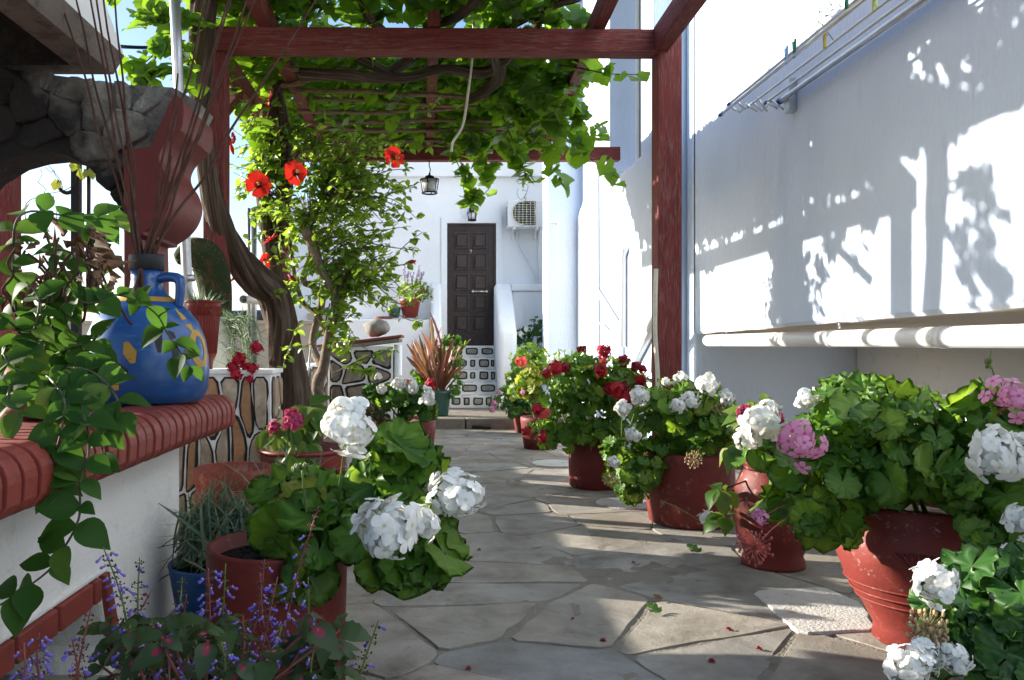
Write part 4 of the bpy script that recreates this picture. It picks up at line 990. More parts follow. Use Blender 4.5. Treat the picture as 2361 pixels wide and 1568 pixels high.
def flower_head(parent, pos, rad, axis, kind, near, stem_from=None, stem='stem'):
    pos = Vector(pos); ax = Vector(axis).normalized(); q = Vector((0, 0, 1)).rotation_difference(ax).to_matrix()
    sparse = kind in ('pink',); n = 17 if sparse else 34
    if kind in ('dry', 'dryred'):
        mb = MB()
        for d in fib(40, -0.7):
            e = pos + q @ d * rad * rnd(0.75, 1.1); b = pos - ax * rad * 0.3
            mb.tube([b, b + (e - b) * 0.6 + rvec() * 0.003, e], [0.0012, 0.001, 0.0012], 4, cap=False); mb.ball(e, 0.0045, 5, sq=(1, 1, 1.6))
        if stem_from is not None: mb.tube(smooth_path([stem_from, (Vector(stem_from) + pos) / 2 + Vector((0, 0, 0.01)), pos - ax * rad * 0.3], 3), 0.0022, 5)
        return part('spent_flower_head', mb, M[PT[kind]], parent)
    base = pos - ax * rad * 0.75
    if near:
        mb = MB(); spots = []
        for d in fib(n, -0.35):
            dd = (q @ d + rvec() * 0.12).normalized(); e = pos + dd * rad * (rnd(0.58, 0.98) if len(spots) % 4 else rnd(.4, .65)); spots.append((e, (dd + rvec() * 0.6).normalized()))
            mb.tube([base, (base + e) / 2 - dd * rad * 0.05, e], 0.0013, 4, cap=False)
        for k in range(7): mb.ball(base + (rvec() - ax * 0.2) * rad * 0.28, 0.004, 5, sq=(0.8, 0.8, 1.7))
        if stem_from is not None:
            s = Vector(stem_from); mb.tube(smooth_path([s, (s + base) / 2 + Vector((rnd(-.01, .01), rnd(-.01, .01), 0.01)), base], 4), [0.0032, 0.0026], 6)
        for k in range(3 if not sparse else 1):
            dd = (rvec() - ax * 1.1).normalized(); e = pos + dd * rad * rnd(.7, 1.05); spots.append((e, (dd + rvec() * .5).normalized())); mb.tube([base, e], 0.0011, 4, cap=False)
        h = part('flower_head', mb, M['stemred' if kind == 'pink' else stem], parent)
        for e, dd in spots:
            link('floret', floret_mesh(kind, random.randrange(3)), h, lmat(e, dd, rvec(), rad * (0.36 if sparse else 0.36) * rnd(0.85, 1.12)))
        return h
    k = (kind, random.randrange(3))
    if k not in HEADC:
        mb = MB()
        for d in fib(n, -0.4):
            dd = (d + rvec() * 0.25).normalized(); b = floret(random.randrange(99), 5, 1, 0.44, 0.35)
            mb.put((b.v, b.f, b.uv, 0), lmat(dd * rnd(.4, .92), (dd + rvec() * .6).normalized(), rvec(), rnd(.3, .46)))
        HEADC[k] = mb.mesh('flower_head', M[PT[kind]])
    h = link('flower_head', HEADC[k], parent, lmat(pos, ax, rvec(), rad))
    if stem_from is not None:
        s = Vector(stem_from); mb = MB(); mb.tube([s, (s + base) / 2 + Vector((0, 0, 0.01)), base], 0.0028, 5); part('flower_stalk', mb, M[stem], h)
    return h

def geranium(name, label, cat, root, blobs, n, size, heads, mat='lf_ger', nparts=120, group=None, near=True, stemmat='stem', alt=None, low_cut=-0.5, face=0.35, stalks=True):
    root = Vector(root); t = thing(name, label, cat, root, group)
    mats = []; mb = MB(); tot = sum(b[2] for b in blobs)
    for c, r, w in blobs:
        c = Vector(c); k = max(1, round(n * w / tot))
        stem0 = root + Vector((rnd(-.04, .04), rnd(-.04, .04), 0))
        mb.tube(smooth_path([stem0, (stem0 + c) / 2 + Vector((rnd(-.03, .03), rnd(-.03, .03), rnd(0, .05))), c], 4), [0.009, 0.006], 6)
        for i in range(k):
            for _ in range(30):
                d = rvec()
                if d.z < low_cut or (d.y > 0.55 and random.random() < 0.6): continue
                break
            q = rnd(0.62, 1.03) if i % 4 else rnd(0.25, 0.7)
            p = c + Vector((d.x * r[0], d.y * r[1], d.z * r[2])) * q
            nn = (Vector((d.x, d.y - face, d.z * 0.9)) * 0.75 + Vector((0, 0, 0.5)) + rvec() * 0.62).normalized()
            tip = Vector((d.x, d.y, -0.55)) + rvec() * 0.7
            mats.append(lmat(p, nn, tip, size * rnd(0.55, 1.2), rnd(0.9, 1.1)))
            if stalks and i % 2 == 0: mb.tube([c + (p - c) * 0.25 - Vector((0, 0, 0.03)), (c + p) / 2 + Vector((0, 0, -0.01)), p], 0.0022, 3, cap=False)
    part('stems', mb, M[stemmat], t)
    foliage(t, mats, 'ger', 'gerlow', mat, nparts, alt=alt)
    for h in heads:
        px, py, d, rad, kind = h[:5]; pos = P(px, py, d)
        c = min((Vector(b[0]) for b in blobs), key=lambda q: (q - pos).length)
        ax = (pos - c).normalized() * 0.6 + Vector((0, -0.45, 0.5)) + rvec() * 0.2
        flower_head(t, pos, rad, ax, kind, near, c + (pos - c) * 0.4)
    return t

# ------------------------------------------------------------------ pots
def pot(name, label, c, prof, mat, cat='flowerpot', group=None, soil=0.9, n=40, wob=0.0, wall=0.018, extra=None, soilpart=True):
    """prof: outer (radius, height) from the foot up"""
    t = thing(name, label, cat, c, group)
    top = prof[-1]; inner = [(top[0] - wall * 0.4, top[1] + 0.004), (top[0] - wall, top[1]), (top[0] - wall * 1.1, top[1] * 0.8)]
    mb = MB(); mb.lathe(prof + inner, c, n, 0, wob); o = part('body', mb, M[mat], t)
    zs = top[1] * soil
    if soilpart:
        mb = MB(); cc = Vector(c); mb.lathe([(top[0] - wall * 1.02, zs), ((top[0] - wall) * 0.5, zs + 0.012), (0.0001, zs + 0.015)], c, 24); part('soil', mb, M['soil'], t)
    if extra: extra(t, Vector(c))
    return t
def rim(r, z, mat, w=0.012):
    def f(t, c):
        mb = MB(); mb.tube([c + Vector((r * math.cos(a), r * math.sin(a), z)) for a in [2 * math.pi * k / 40 for k in range(41)]], w, 8, cap=False); part('rim', mb, M[mat], t)
    return f
# ------------------------------------------------------------------ the right-hand row of pots
GRP = 'red pots in the row along the right side of the path'
def ctr(px, d, z=0.0): return Vector(((px - 1000) / F * d, d, z))
# big worn urn in the right foreground
c = ctr(2113, 3.0)
UP = [(0.135, 0), (0.15, 0.012), (0.145, 0.06), (0.185, 0.14), (0.245, 0.24), (0.277, 0.33), (0.272, 0.40), (0.248, 0.46), (0.232, 0.492), (0.236, 0.505), (0.232, 0.525)]
def shell(t, c):
    mb = MB()
    for k in range(7):
        a = R(-128 + 0); u = (k - 3) * 0.18
        th = math.atan2(-c.y, -c.x) + u * 0.16 + 0.02
        mb.tube([c + Vector((0.279 * math.cos(th), 0.279 * math.sin(th), 0.335)), c + Vector((0.277 * math.cos(th + u * 0.32), 0.277 * math.sin(th + u * 0.32), 0.395 - 0.02 * abs(u)))], [0.003, 0.008], 6)
    part('shell_ornament', mb, M['urnred'], t)
    mb = MB()
    for z, r in ((0.235, 0.2445), (0.20, 0.226), (0.17, 0.206)):
        mb.tube([c + Vector((r * math.cos(a), r * math.sin(a), z)) for a in [2 * math.pi * k / 48 for k in range(49)]], 0.004, 6, cap=False)
    part('ridges', mb, M['urnred'], t)
pot('urn', 'large worn red urn with white scuffs and a shell ornament, in the right foreground', c, UP, 'urnred', 'urn', GRP, 0.92, 56, 0.0, 0.02, shell)
geranium('geranium', 'big leafy green geranium with one pink head, spilling from the large worn urn', 'geranium', c + Vector((0, 0, 0.48)),
         [(P(2020, 1000, 3.0), (0.30, 0.26, 0.19), 3), (P(1880, 1140, 2.9), (0.17, 0.18, 0.20), 2.2), (P(2110, 1090, 2.85), (0.22, 0.18, 0.15), 2), (P(1985, 920, 3.15), (0.17, 0.16, 0.10), 1)], 250, 0.125,
         [(1838, 1025, 2.62, 0.088, 'pink'), (1865, 920, 3.1, 0.05, 'white'), (1752, 1190, 2.8, 0.035, 'pink'), (1738, 1262, 2.7, 0.06, 'dryred')], nparts=250, low_cut=-0.75)
# narrow urn with the hydrangea
c = ctr(1782, 4.05)
pot('urn', 'narrow-necked red urn between the white geranium pot and the large worn urn', c, [(0.15, 0), (0.155, 0.02), (0.14, 0.06), (0.16, 0.11), (0.19, 0.2), (0.205, 0.29), (0.195, 0.37), (0.165, 0.44), (0.145, 0.49), (0.15, 0.515), (0.165, 0.53)], 'potred', 'urn', GRP)
t = thing('hydrangea', 'yellow-green broad-leaved plant with a magenta bloom in the narrow-necked urn', 'hydrangea', c + Vector((0, 0, 0.5)))
def hydr(t, root0, spots, n, size, mat='lf_hyd'):
    mats = []; mb = MB()
    for (p, r, k) in spots:
        p = Vector(p); root = Vector(root0) if p.z > root0.z - .12 else p + Vector((.06, .05, .12)); mb.tube(smooth_path([root, (root + p) / 2 + Vector((rnd(-.02, .02), rnd(-.02, .02), 0)), p], 3), [0.006, 0.004], 5)
        for i in range(k):
            d = rvec(); d.z = abs(d.z) * 0.8 - 0.25; d.y -= 0.25; q = p + Vector((d.x * r, d.y * r, d.z * r))
            mats.append(lmat(p + (q - p) * 0.3, Vector((d.x * 0.4, d.y * 0.4 - 0.3, 0.75)) + rvec() * 0.25, (q - p) + Vector((0, 0, -0.03)), size * rnd(0.7, 1.2)))
    part('stems', mb, M['twig'], t); foliage(t, mats, 'hyd', 'hyd', mat, 300)
hydr(t, c + Vector((0, 0, 0.48)), [(P(1725, 960, 3.95), 0.11, 13), (P(1700, 1030, 3.85), 0.12, 13), (P(1745, 930, 4.0), 0.1, 12), (P(1780, 1010, 3.9), 0.12, 12), (P(1660, 1130, 3.95), 0.08, 8), (P(1672, 1190, 3.95), 0.06, 6)], 0, 0.105)
flower_head(t, P(1722, 955, 3.8), 0.05, (-0.3, -0.7, 0.5), 'magenta', True, P(1725, 980, 3.9)); flower_head(t, P(1793, 965, 3.8), 0.03, (0, -0.7, 0.5), 'magenta', True)
T2 = geranium('geranium', 'white-flowered geranium leaning over the narrow urn beside the pink head', 'geranium', ctr(1800, 4.0, 0.5), [(P(1755, 1040, 3.7), (0.1, 0.1, 0.12), 1), (P(1800, 1090, 3.7), (0.12, 0.1, 0.12), 1)], 36, 0.10,
         [(1752, 975, 3.35, 0.088, 'white'), (1725, 1010, 3.4, 0.06, 'white'), (1775, 945, 3.4, 0.05, 'white')], nparts=60)
# white geranium pot
c = ctr(1588, 5.02)
pot('flowerpot', 'wide dark red pot with straight sides, holding the white geranium', c, [(0.225, 0), (0.245, 0.015), (0.262, 0.12), (0.275, 0.28), (0.272, 0.40), (0.268, 0.435), (0.262, 0.45)], 'potred', 'flowerpot', GRP, 0.94)
geranium('geranium', 'white-flowered geranium bush in the wide straight-sided pot', 'geranium', c + Vector((0, 0, 0.43)),
         [(P(1580, 950, 5.05), (0.33, 0.30, 0.20), 4), (P(1480, 1060, 4.95), (0.22, 0.2, 0.22), 2.2), (P(1640, 1000, 4.85), (0.2, 0.2, 0.2), 2), (P(1430, 1050, 4.9), (0.10, 0.1, 0.12), 0.6), (P(1455, 1125, 4.85), (0.10, 0.1, 0.13), 0.8)], 330, 0.098,
         [(1475, 912, 4.75, .062, 'white'), (1630, 888, 4.85, .07, 'white'), (1570, 875, 5.0, .055, 'white'), (1590, 925, 4.75, .06, 'white'), (1437, 942, 4.8, .055, 'white'), (1458, 1002, 4.65, .05, 'white'), (1415, 1065, 4.65, .04, 'white'),
          (1673, 915, 4.8, .05, 'white'), (1560, 935, 4.7, .045, 'white'), (1630, 1200, 4.6, .06, 'white'), (1535, 880, 5.0, .03, 'white'), (1408, 1105, 4.7, .045, 'dry'), (1655, 950, 4.75, .055, 'dry'), (1598, 1060, 4.7, .05, 'dry')], nparts=295, low_cut=-0.6)
# red geranium pot
c = ctr(1375, 6.3)
pot('flowerpot', 'dark red pot under the big red geranium, dappled with sun', c, [(0.20, 0), (0.215, 0.015), (0.22, 0.2), (0.215, 0.34), (0.208, 0.40), (0.205, 0.42)], 'potred', 'flowerpot', GRP, 0.92)
geranium('geranium', 'big bushy geranium with crimson and dark red heads in front of the red post', 'geranium', c + Vector((0, 0, 0.38)),
         [(P(1370, 900, 6.3), (0.40, 0.36, 0.26), 4), (P(1310, 985, 6.2), (0.28, 0.26, 0.26), 2.6), (P(1440, 900, 6.45), (0.25, 0.25, 0.2), 2), (P(1330, 850, 6.4), (0.18, 0.2, 0.12), 1), (P(1420, 1000, 6.0), (0.2, 0.14, 0.14), 1)], 470, 0.10,
         [(1392, 812, 6.2, .062, 'red'), (1384, 856, 6.0, .055, 'red'), (1437, 833, 6.2, .055, 'dark'), (1465, 845, 6.2, .045, 'dark'), (1480, 852, 6.2, .04, 'red'), (1476, 878, 6.0, .052, 'red'), (1437, 892, 5.95, .05, 'dark'), (1420, 900, 5.85, .068, 'red'),
          (1448, 920, 5.85, .072, 'red'), (1402, 900, 5.9, .05, 'dark'), (1300, 848, 6.0, .05, 'dark'), (1280, 850, 5.9, .06, 'red'), (1260, 862, 5.9, .04, 'red'), (1340, 808, 6.5, .045, 'dark'), (1352, 830, 6.4, .04, 'coral'), (1390, 836, 6.1, .04, 'coral'), (1240, 945, 5.9, .055, 'red'), (1255, 955, 5.85, .05, 'coral'), (1215, 995, 5.85, .04, 'red'), (1250, 1010, 5.9, .04, 'red'), (1525, 852, 6.2, .035, 'dark')], nparts=298, near=False, low_cut=-0.7)
t = thing('dill_plant', 'feathery fresh green herb poking above the red geranium', 'herb', ctr(1290, 6.8, 0.4)); mb = MB(); mats = []
for k in range(9):
    a = ctr(1300, 6.8, 0.45); b = P(rnd(1250, 1325), rnd(800, 840), 6.8); mb.tube(smooth_path([a, (a + b) / 2 + rvec() * 0.03, b], 3), 0.003, 4)
    for j in range(16): q = a + (b - a) * rnd(0.6, 1.0); mats.append(lmat(q, rvec() + Vector((0, -.3, .5)), rvec() + Vector((0, 0, .4)), rnd(.03, .05), 0.7))
part('stems', mb, M['stem'], t); foliage(t, mats, 'hib', 'hiblow', 'lf_hib', 0)
# plants near the steps, right side
geranium('geranium', 'yellow-leaved geranium left of the big red geranium', 'geranium', ctr(1240, 8.6, 0.3), [(P(1245, 880, 8.5), (0.24, 0.2, 0.20), 1), (P(1215, 905, 8.6), (0.18, 0.2, 0.12), 0.6)], 150, 0.10, [(1205, 905, 8.2, .03, 'pink')], 'lf_yel', 90, near=False, alt=('lf_ger', 0.25))
pot('flowerpot', 'dark red pot behind the yellow-leaved geranium', ctr(1240, 8.6), [(0.15, 0), (0.19, 0.3), (0.19, 0.34)], 'potred', 'flowerpot', GRP)
pot('flowerpot', 'small dark red pot of trailing ivy geranium at the end of the right row', ctr(1218, 10.2), [(0.16, 0), (0.17, 0.02), (0.2, 0.24), (0.205, 0.26)], 'potred', 'flowerpot', GRP)
geranium('ivy_geranium', 'dark trailing ivy geranium with a few pink blooms next to the steps', 'geranium', ctr(1218, 10.2, 0.24), [(P(1185, 925, 10.1), (0.3, 0.24, 0.22), 1), (P(1215, 945, 9.9), (0.28, 0.2, 0.18), .8)], 260, 0.075,
         [(1140, 930, 9.8, .05, 'pink'), (1135, 945, 9.8, .045, 'pink'), (1150, 905, 9.9, .04, 'pink')], 'lf_gerdark', 60, near=False)
pot('flowerpot', 'red pot hidden by tall green geranium beside the pillar', ctr(1212, 11.1, 0.14), [(0.15, 0), (0.2, 0.3), (0.2, 0.33)], 'potred', 'flowerpot', GRP)
geranium('geranium', 'tall green geranium with one coral head beside the white pillar', 'geranium', ctr(1212, 11.1, 0.45), [(P(1222, 830, 11.1), (0.26, 0.24, 0.24), 1), (P(1205, 880, 11.0), (0.24, 0.2, 0.24), 1)], 240, 0.10, [(1203, 836, 10.7, .09, 'coral')], 'lf_ger', 80, near=False)
geranium('geranium', 'sparse tall geranium with tiny white blooms against the low wall by the air conditioner', 'geranium', ctr(1225, 12.6, 0.2), [(P(1208, 785, 12.5), (0.12, 0.1, 0.24), 1), (P(1238, 770, 12.5), (0.12, 0.1, 0.28), 1), (P(1255, 790, 12.5), (0.1, 0.1, 0.2), .6)], 150, 0.075, [(1200, 770, 12.3, .05, 'white'), (1248, 795, 12.3, .05, 'white'), (1212, 760, 12.3, .04, 'white'), (1258, 772, 12.3, .04, 'white')], 'lf_gerdark', 40, near=False)
# right edge of the frame
c = ctr(2420, 2.75)
pot('flowerpot', 'red pot at the right edge, mostly out of view behind its geraniums', c, [(0.17, 0), (0.2, 0.3), (0.2, 0.36)], 'potred', 'flowerpot', GRP)
geranium('geranium', 'geranium with pink and white heads at the right edge against the wall base', 'geranium', c + Vector((0, 0, 0.35)), [(P(2280, 990, 2.75), (0.13, 0.15, 0.13), 2), (P(2300, 1120, 2.6), (0.15, 0.15, 0.13), 2), (P(2380, 1040, 2.7), (0.15, 0.15, 0.2), 2), (P(2290, 1230, 2.55), (0.11, 0.12, 0.09), 1.2), (P(2370, 1190, 2.6), (0.12, 0.12, 0.12), 1)], 120, 0.12,
         [(2325, 918, 2.5, .072, 'pink'), (2300, 1047, 2.35, .09, 'white'), (2350, 1040, 2.4, .06, 'white'), (2352, 1200, 2.4, .05, 'white'), (2340, 1285, 2.35, .05, 'white')], nparts=140)
mb = MB(); q = P(2302, 905, 2.6)
mb.tube(smooth_path([q, P(2290, 860, 2.6), P(2283, 840, 2.6), P(2272, 835, 2.6)], 4), 0.003, 6)
for k in range(8): mb.ball(P(2276, 838, 2.6) + rvec() * 0.014, 0.006, 6, sq=(.7, .7, 1.6))
mb.tube([P(2279, 836, 2.6), P(2286, 808, 2.6)], 0.003, 5); solo('flower_bud', mb, M['stem'], 'drooping green bud on a tall stalk in front of the white pipe', 'bud')
c = ctr(2300, 1.85, -0.02)
geranium('geranium', 'dark-leaved geranium with white and withered heads in the bottom right corner', 'geranium', ctr(2330, 1.9, 0.12), [(P(2230, 1455, 1.95), (0.13, 0.12, 0.10), 2), (P(2340, 1400, 1.95), (0.13, 0.12, 0.13), 2), (P(2300, 1540, 1.9), (0.14, 0.12, 0.12), 2)], 85, 0.105,
         [(2158, 1345, 1.85, .052, 'white'), (2095, 1535, 1.75, .05, 'white'), (2130, 1510, 1.8, .04, 'white'), (2205, 1520, 1.8, .035, 'white'), (2138, 1445, 1.85, .045, 'dry'), (2145, 1480, 1.85, .04, 'dry')], 'lf_gerdark', 110)
pot('flowerpot', 'low dark red pot at the bottom right corner', ctr(2350, 1.95), [(0.13, 0), (0.16, 0.14), (0.16, 0.16)], 'potred', 'flowerpot', GRP)

# painted covers set in the path
def cover(label, poly, tone='coverwhite', cat='drain cover'):
    mb = MB(); slab_piece(mb, rough(poly, .05, .007, random.Random(len(poly)), .1), lambda u, v, h: (u, v, h), -0.02, 0.012, 0.004); return solo('drain_cover', mb, M[tone], label, cat, 'white painted covers in the path')
pts = [(1733, 1370), (1880, 1357), (1985, 1395), (1990, 1450), (1850, 1463), (1800, 1452)]
cv = cover('square chipped white cover beside the large worn urn', [(P(x, y, GY(y)).x, GY(y)) for x, y in [(1733, 1368), (1900, 1358), (1985, 1395), (2020, 1458), (1845, 1466)]][::-1])
for k in range(0):
    mb = MB(); a = P(1775 + k * 40, 1372, GY(1372)); b = P(1870 + k * 40, 1455, GY(1455)); mb.obar((a.x, a.y, 0.0125), (b.x, b.y, 0.0125), 0.0025, 0.003); part('groove', mb, M['cement'], cv)
for lab, (x, y), rx in (('round white cover between the two middle pots', (1440, 1163), 0.20), ('small round white cover left of the red geranium pot', (1280, 1070), 0.22)):
    d = GY(y); cx = P(x, y, d).x; cover(lab, [(cx + rx * math.cos(2 * math.pi * k / 28), d + rx * math.sin(2 * math.pi * k / 28)) for k in range(28)])
# fallen bits on the path
rs = random.Random(5)
for (x, y, lab, s) in [(1598, 1275, 'curled dark green leaf fallen in the middle of the path', .06), (1505, 1415, 'scrap of green leaf fallen near the square cover', .05), (1515, 1388, 'brown dry leaf fallen left of the square cover', .03)]:
    d = GY(y); link('fallen_leaf', leafmesh('ger', 1, 'lf_gerdark' if 'green' in lab else 'dry'), None, lmat(P(x, y, d) + Vector((0, 0, 0.018)), (0.2, -0.3, 1), (1, .2, 0), s * 1.2), lab, 'leaf')
for (x, y) in [(1110, 1152), (1105, 1270), (1390, 1480), (1640, 1528), (1225, 1060), (1680, 1455), (1320, 1430), (1080, 1545), (1750, 1500), (1460, 1300)]:
    d = GY(y); link('fallen_petal', floret_mesh('dark', 0), None, lmat(P(x, y, d) + Vector((0, 0, 0.008)), (0.1, 0, 1), rvec(), rs.uniform(.008, .014)), 'tiny dark red petals scattered over the paving', 'petal', 'petals fallen on the path')

# ------------------------------------------------------------------ the left-hand pots
GL = 'pots in the row along the left side of the path'
c = ctr(640, 2.62)
pot('flowerpot', 'tall straight dark red cylinder pot in the left foreground', c, [(0.222, 0), (0.226, 0.2), (0.228, 0.46), (0.228, 0.468)], 'potred', 'flowerpot', GL, 0.9, 56, 0.03, 0.02)
mb = MB()
for k in range(60):
    a = rnd(0, 6.28); r = rnd(0.02, 0.19); q = c + Vector((r * math.cos(a), r * math.sin(a), 0.432)); mb.ball(q, rnd(0.006, 0.02), 6, sq=(1, 1, .6))
for k in range(9):
    a = rnd(3.2, 5.2); q = c + Vector((0.19 * math.cos(a), 0.19 * math.sin(a), 0.445)); mb.tube([q, q + Vector((rnd(-.06, .08), rnd(-.02, .03), rnd(0, .02)))], [0.004, 0.001], 4)
o = link('soil_clods', mb.mesh('soil_clods', M['soil']), None, None, 'dark soil clods and dead stalks in the tall cylinder pot', 'soil', None, 'stuff')
geranium('geranium', 'large-leaved geranium with big white heads in the tall cylinder pot', 'geranium', c + Vector((0.1, 0, 0.42)),
         [(P(900, 1110, 2.65), (0.20, 0.16, 0.13), 2.2), (P(830, 1250, 2.5), (0.26, 0.16, 0.14), 3), (P(690, 1180, 2.6), (0.13, 0.12, 0.13), 1.5), (P(940, 1260, 2.5), (0.16, 0.14, 0.14), 2), (P(770, 1200, 2.55), (0.14, 0.12, 0.12), 1.2), (P(740, 1290, 2.45), (0.12, 0.1, 0.10), 1)], 118, 0.158,
         [(802, 985, 2.35, .088, 'white'), (893, 1215, 2.2, .098, 'white'), (975, 1205, 2.25, .055, 'white'), (1050, 1140, 2.45, .090, 'white')], nparts=150, face=0.7, stalks=True, low_cut=-0.55)
mb = MB(); q = P(715, 1230, 2.45); mb.tube(smooth_path([q, P(704, 1160, 2.42), P(697, 1085, 2.4)], 4), 0.004, 6)
for k in range(16): v_ = rvec(); v_.z = abs(v_.z) * .4 - .15; b = P(695, 1078, 2.4); mb.ball(b + v_ * 0.026, 0.0075, 6, sq=(.8, .8, 1.5))
solo('flower_bud', mb, M['stem'], 'cluster of green geranium buds on an upright stalk in the left foreground', 'bud')
# blue bucket with the grey-green blades
c = ctr(500, 3.2)
pot('bucket', 'blue plastic bucket overflowing with grey-green blades', c, [(0.13, 0), (0.15, 0.02), (0.185, 0.23), (0.19, 0.25)], 'bluepot', 'bucket', GL, 0.9, 40, 0, 0.01)
t = thing('carnation', 'tufts of grey-green carnation blades in the blue bucket', 'plant', c + Vector((0, 0, 0.23))); mats = []
for k in range(620):
    a = rnd(0, 6.28); r = 0.17 * math.sqrt(random.random()); p = c + Vector((r * math.cos(a), r * math.sin(a), 0.22 + rnd(0, .16)))
    d = Vector((math.cos(a) * rnd(0.1, 1), math.sin(a) * rnd(0.1, 1), rnd(0.4, 1.5))); mats.append(lmat(p, Vector((math.cos(a), math.sin(a), 0.4)) + rvec() * .5 - d * 0, d, rnd(0.10, 0.26), rnd(0.8, 1.3)))
for k in range(130):
    p = P(rnd(600, 720), rnd(1130, 1230), 3.0) + Vector((0, rnd(-.1, .15), 0)); d = Vector((rnd(-.3, .5), rnd(-.3, .3), rnd(0.7, 1.4))); mats.append(lmat(p, rvec(), d, rnd(0.10, 0.22)))
foliage(t, mats, 'grass', 'grass', 'lf_grass', 290, 'blade', 'blades')
flower_head(t, P(760, 1145, 2.95), 0.035, (0, -.6, .6), 'coral', True, P(745, 1180, 3.0))
# clay bowl
c = ctr(540, 3.95)
pot('clay_bowl', 'worn orange clay bowl under the stone wall', c, [(0.13, 0), (0.15, 0.03), (0.18, 0.3), (0.185, 0.42), (0.188, 0.435), (0.197, 0.445), (0.197, 0.505), (0.19, 0.512)], 'potclay', 'flowerpot', GL, 0.86)
# big plastic pot with the hydrangea
c = ctr(700, 4.35)
def bands(t, c):
    rim(0.24, 0.55, 'plasred', 0.014)(t, c)
    mb = MB(); mb.tube([c + Vector((0.232 * math.cos(a), 0.232 * math.sin(a), 0.46)) for a in [2 * math.pi * k / 40 for k in range(41)]], 0.005, 6, cap=False); part('band', mb, M['plasred'], t)
pot('flowerpot', 'wide red plastic pot with a rolled rim, holding the pink hydrangea', c, [(0.17, 0), (0.18, 0.01), (0.215, 0.3), (0.232, 0.5), (0.238, 0.55)], 'plasred', 'flowerpot', GL, 0.82, 48, 0, 0.012, bands)
t = thing('hydrangea', 'small hydrangea with two magenta-pink blooms in the wide plastic pot', 'hydrangea', c + Vector((0, 0, 0.46)))
hydr(t, c + Vector((0, 0, 0.46)), [(P(665, 1000, 4.25), 0.14, 22), (P(640, 990, 4.3), 0.1, 12), (P(712, 945, 4.3), 0.13, 20), (P(735, 965, 4.3), 0.11, 16), (P(675, 1025, 4.2), 0.09, 10), (P(705, 1030, 4.2), 0.08, 10), (P(620, 1000, 4.35), 0.07, 6)], 0, 0.13)
flower_head(t, P(675, 968, 4.1), 0.06, (0, -.6, .6), 'magenta', True, P(670, 1000, 4.2)); flower_head(t, P(632, 984, 4.2), 0.036, (-.2, -.6, .5), 'magenta', True, P(645, 1005, 4.25))
# white plastic box
c = P(833, 1100, 5.4); mb = MB(); mb.box(c.x - 0.09, 5.3, 0, c.x + 0.09, 5.5, 0.46); solo('planter', mb, M['whitepot'], 'white upright plastic planter behind the big white geranium head', 'planter', GL, 0.012)
# clay urns on the left
c = ctr(918, 6.6)
pot('urn', 'rust-red urn with a lipped rim, holding the white geranium and coleus', c, [(0.15, 0), (0.17, 0.03), (0.2, 0.14), (0.225, 0.26), (0.222, 0.36), (0.20, 0.43), (0.185, 0.455), (0.19, 0.47), (0.2, 0.485)], 'potred', 'urn', GL)
pot('flowerpot', 'red pot half hidden to the right of the rust-red urn', ctr(962, 7.1), [(0.12, 0), (0.16, 0.35), (0.165, 0.47)], 'potred', 'flowerpot', GL)
geranium('geranium', 'white-flowered geranium in the rust-red urn left of the path', 'geranium', ctr(925, 6.6, 0.46), [(P(925, 920, 6.6), (0.2, 0.2, 0.14), 2), (P(965, 945, 6.6), (0.16, 0.18, 0.12), 1.3), (P(880, 915, 6.65), (0.14, 0.14, 0.1), 1)], 190, 0.10,
         [(920, 886, 6.4, .07, 'white'), (950, 895, 6.35, .065, 'white'), (985, 920, 6.3, .07, 'white'), (988, 908, 6.45, .06, 'white'), (880, 898, 6.45, .05, 'white'), (872, 868, 6.5, .035, 'white'), (945, 885, 6.6, .04, 'coral'), (993, 885, 7.2, .05, 'red'), (985, 1030, 6.9, .05, 'white')], 'lf_gerdark', 120, near=False, alt=('lf_ger', 0.35))
def coleus(label, root, regions, n, size, nparts):
    t = thing('coleus', label, 'coleus', root); root = Vector(root); mats = []; mb = MB()
    for k in range(n):
        p = P(rnd(regions[0], regions[1]), rnd(regions[2], regions[3]), rnd(regions[4], regions[5])); a = rnd(0, 6.28)
        for s in (0, math.pi):
            d = Vector((math.cos(a + s), math.sin(a + s), rnd(-.35, .1))); mats.append(lmat(p, Vector((0, -.35, .8)) + rvec() * .35, d, size * rnd(.6, 1.2)))
        a += 1.57
        for s in (0, math.pi):
            d = Vector((math.cos(a + s), math.sin(a + s), rnd(-.1, .5))); mats.append(lmat(p + Vector((0, 0, size * .3)), Vector((0, -.35, .8)) + rvec() * .35, d, size * rnd(.4, .8)))
        b = root + Vector((rnd(-.05, .05), rnd(-.05, .05), 0)); mb.tube(smooth_path([b, (b + p) / 2 + rvec() * .02, p], 3), 0.003, 4)
    part('stems', mb, M['stemred'], t); foliage(t, mats, 'col', 'col', 'lf_col', nparts); return t
coleus('small-leaved coleus with pink hearts beside the white geranium of the urn', ctr(880, 6.6, 0.46), (800, 900, 920, 1000, 6.3, 6.6), 42, 0.065, 168)

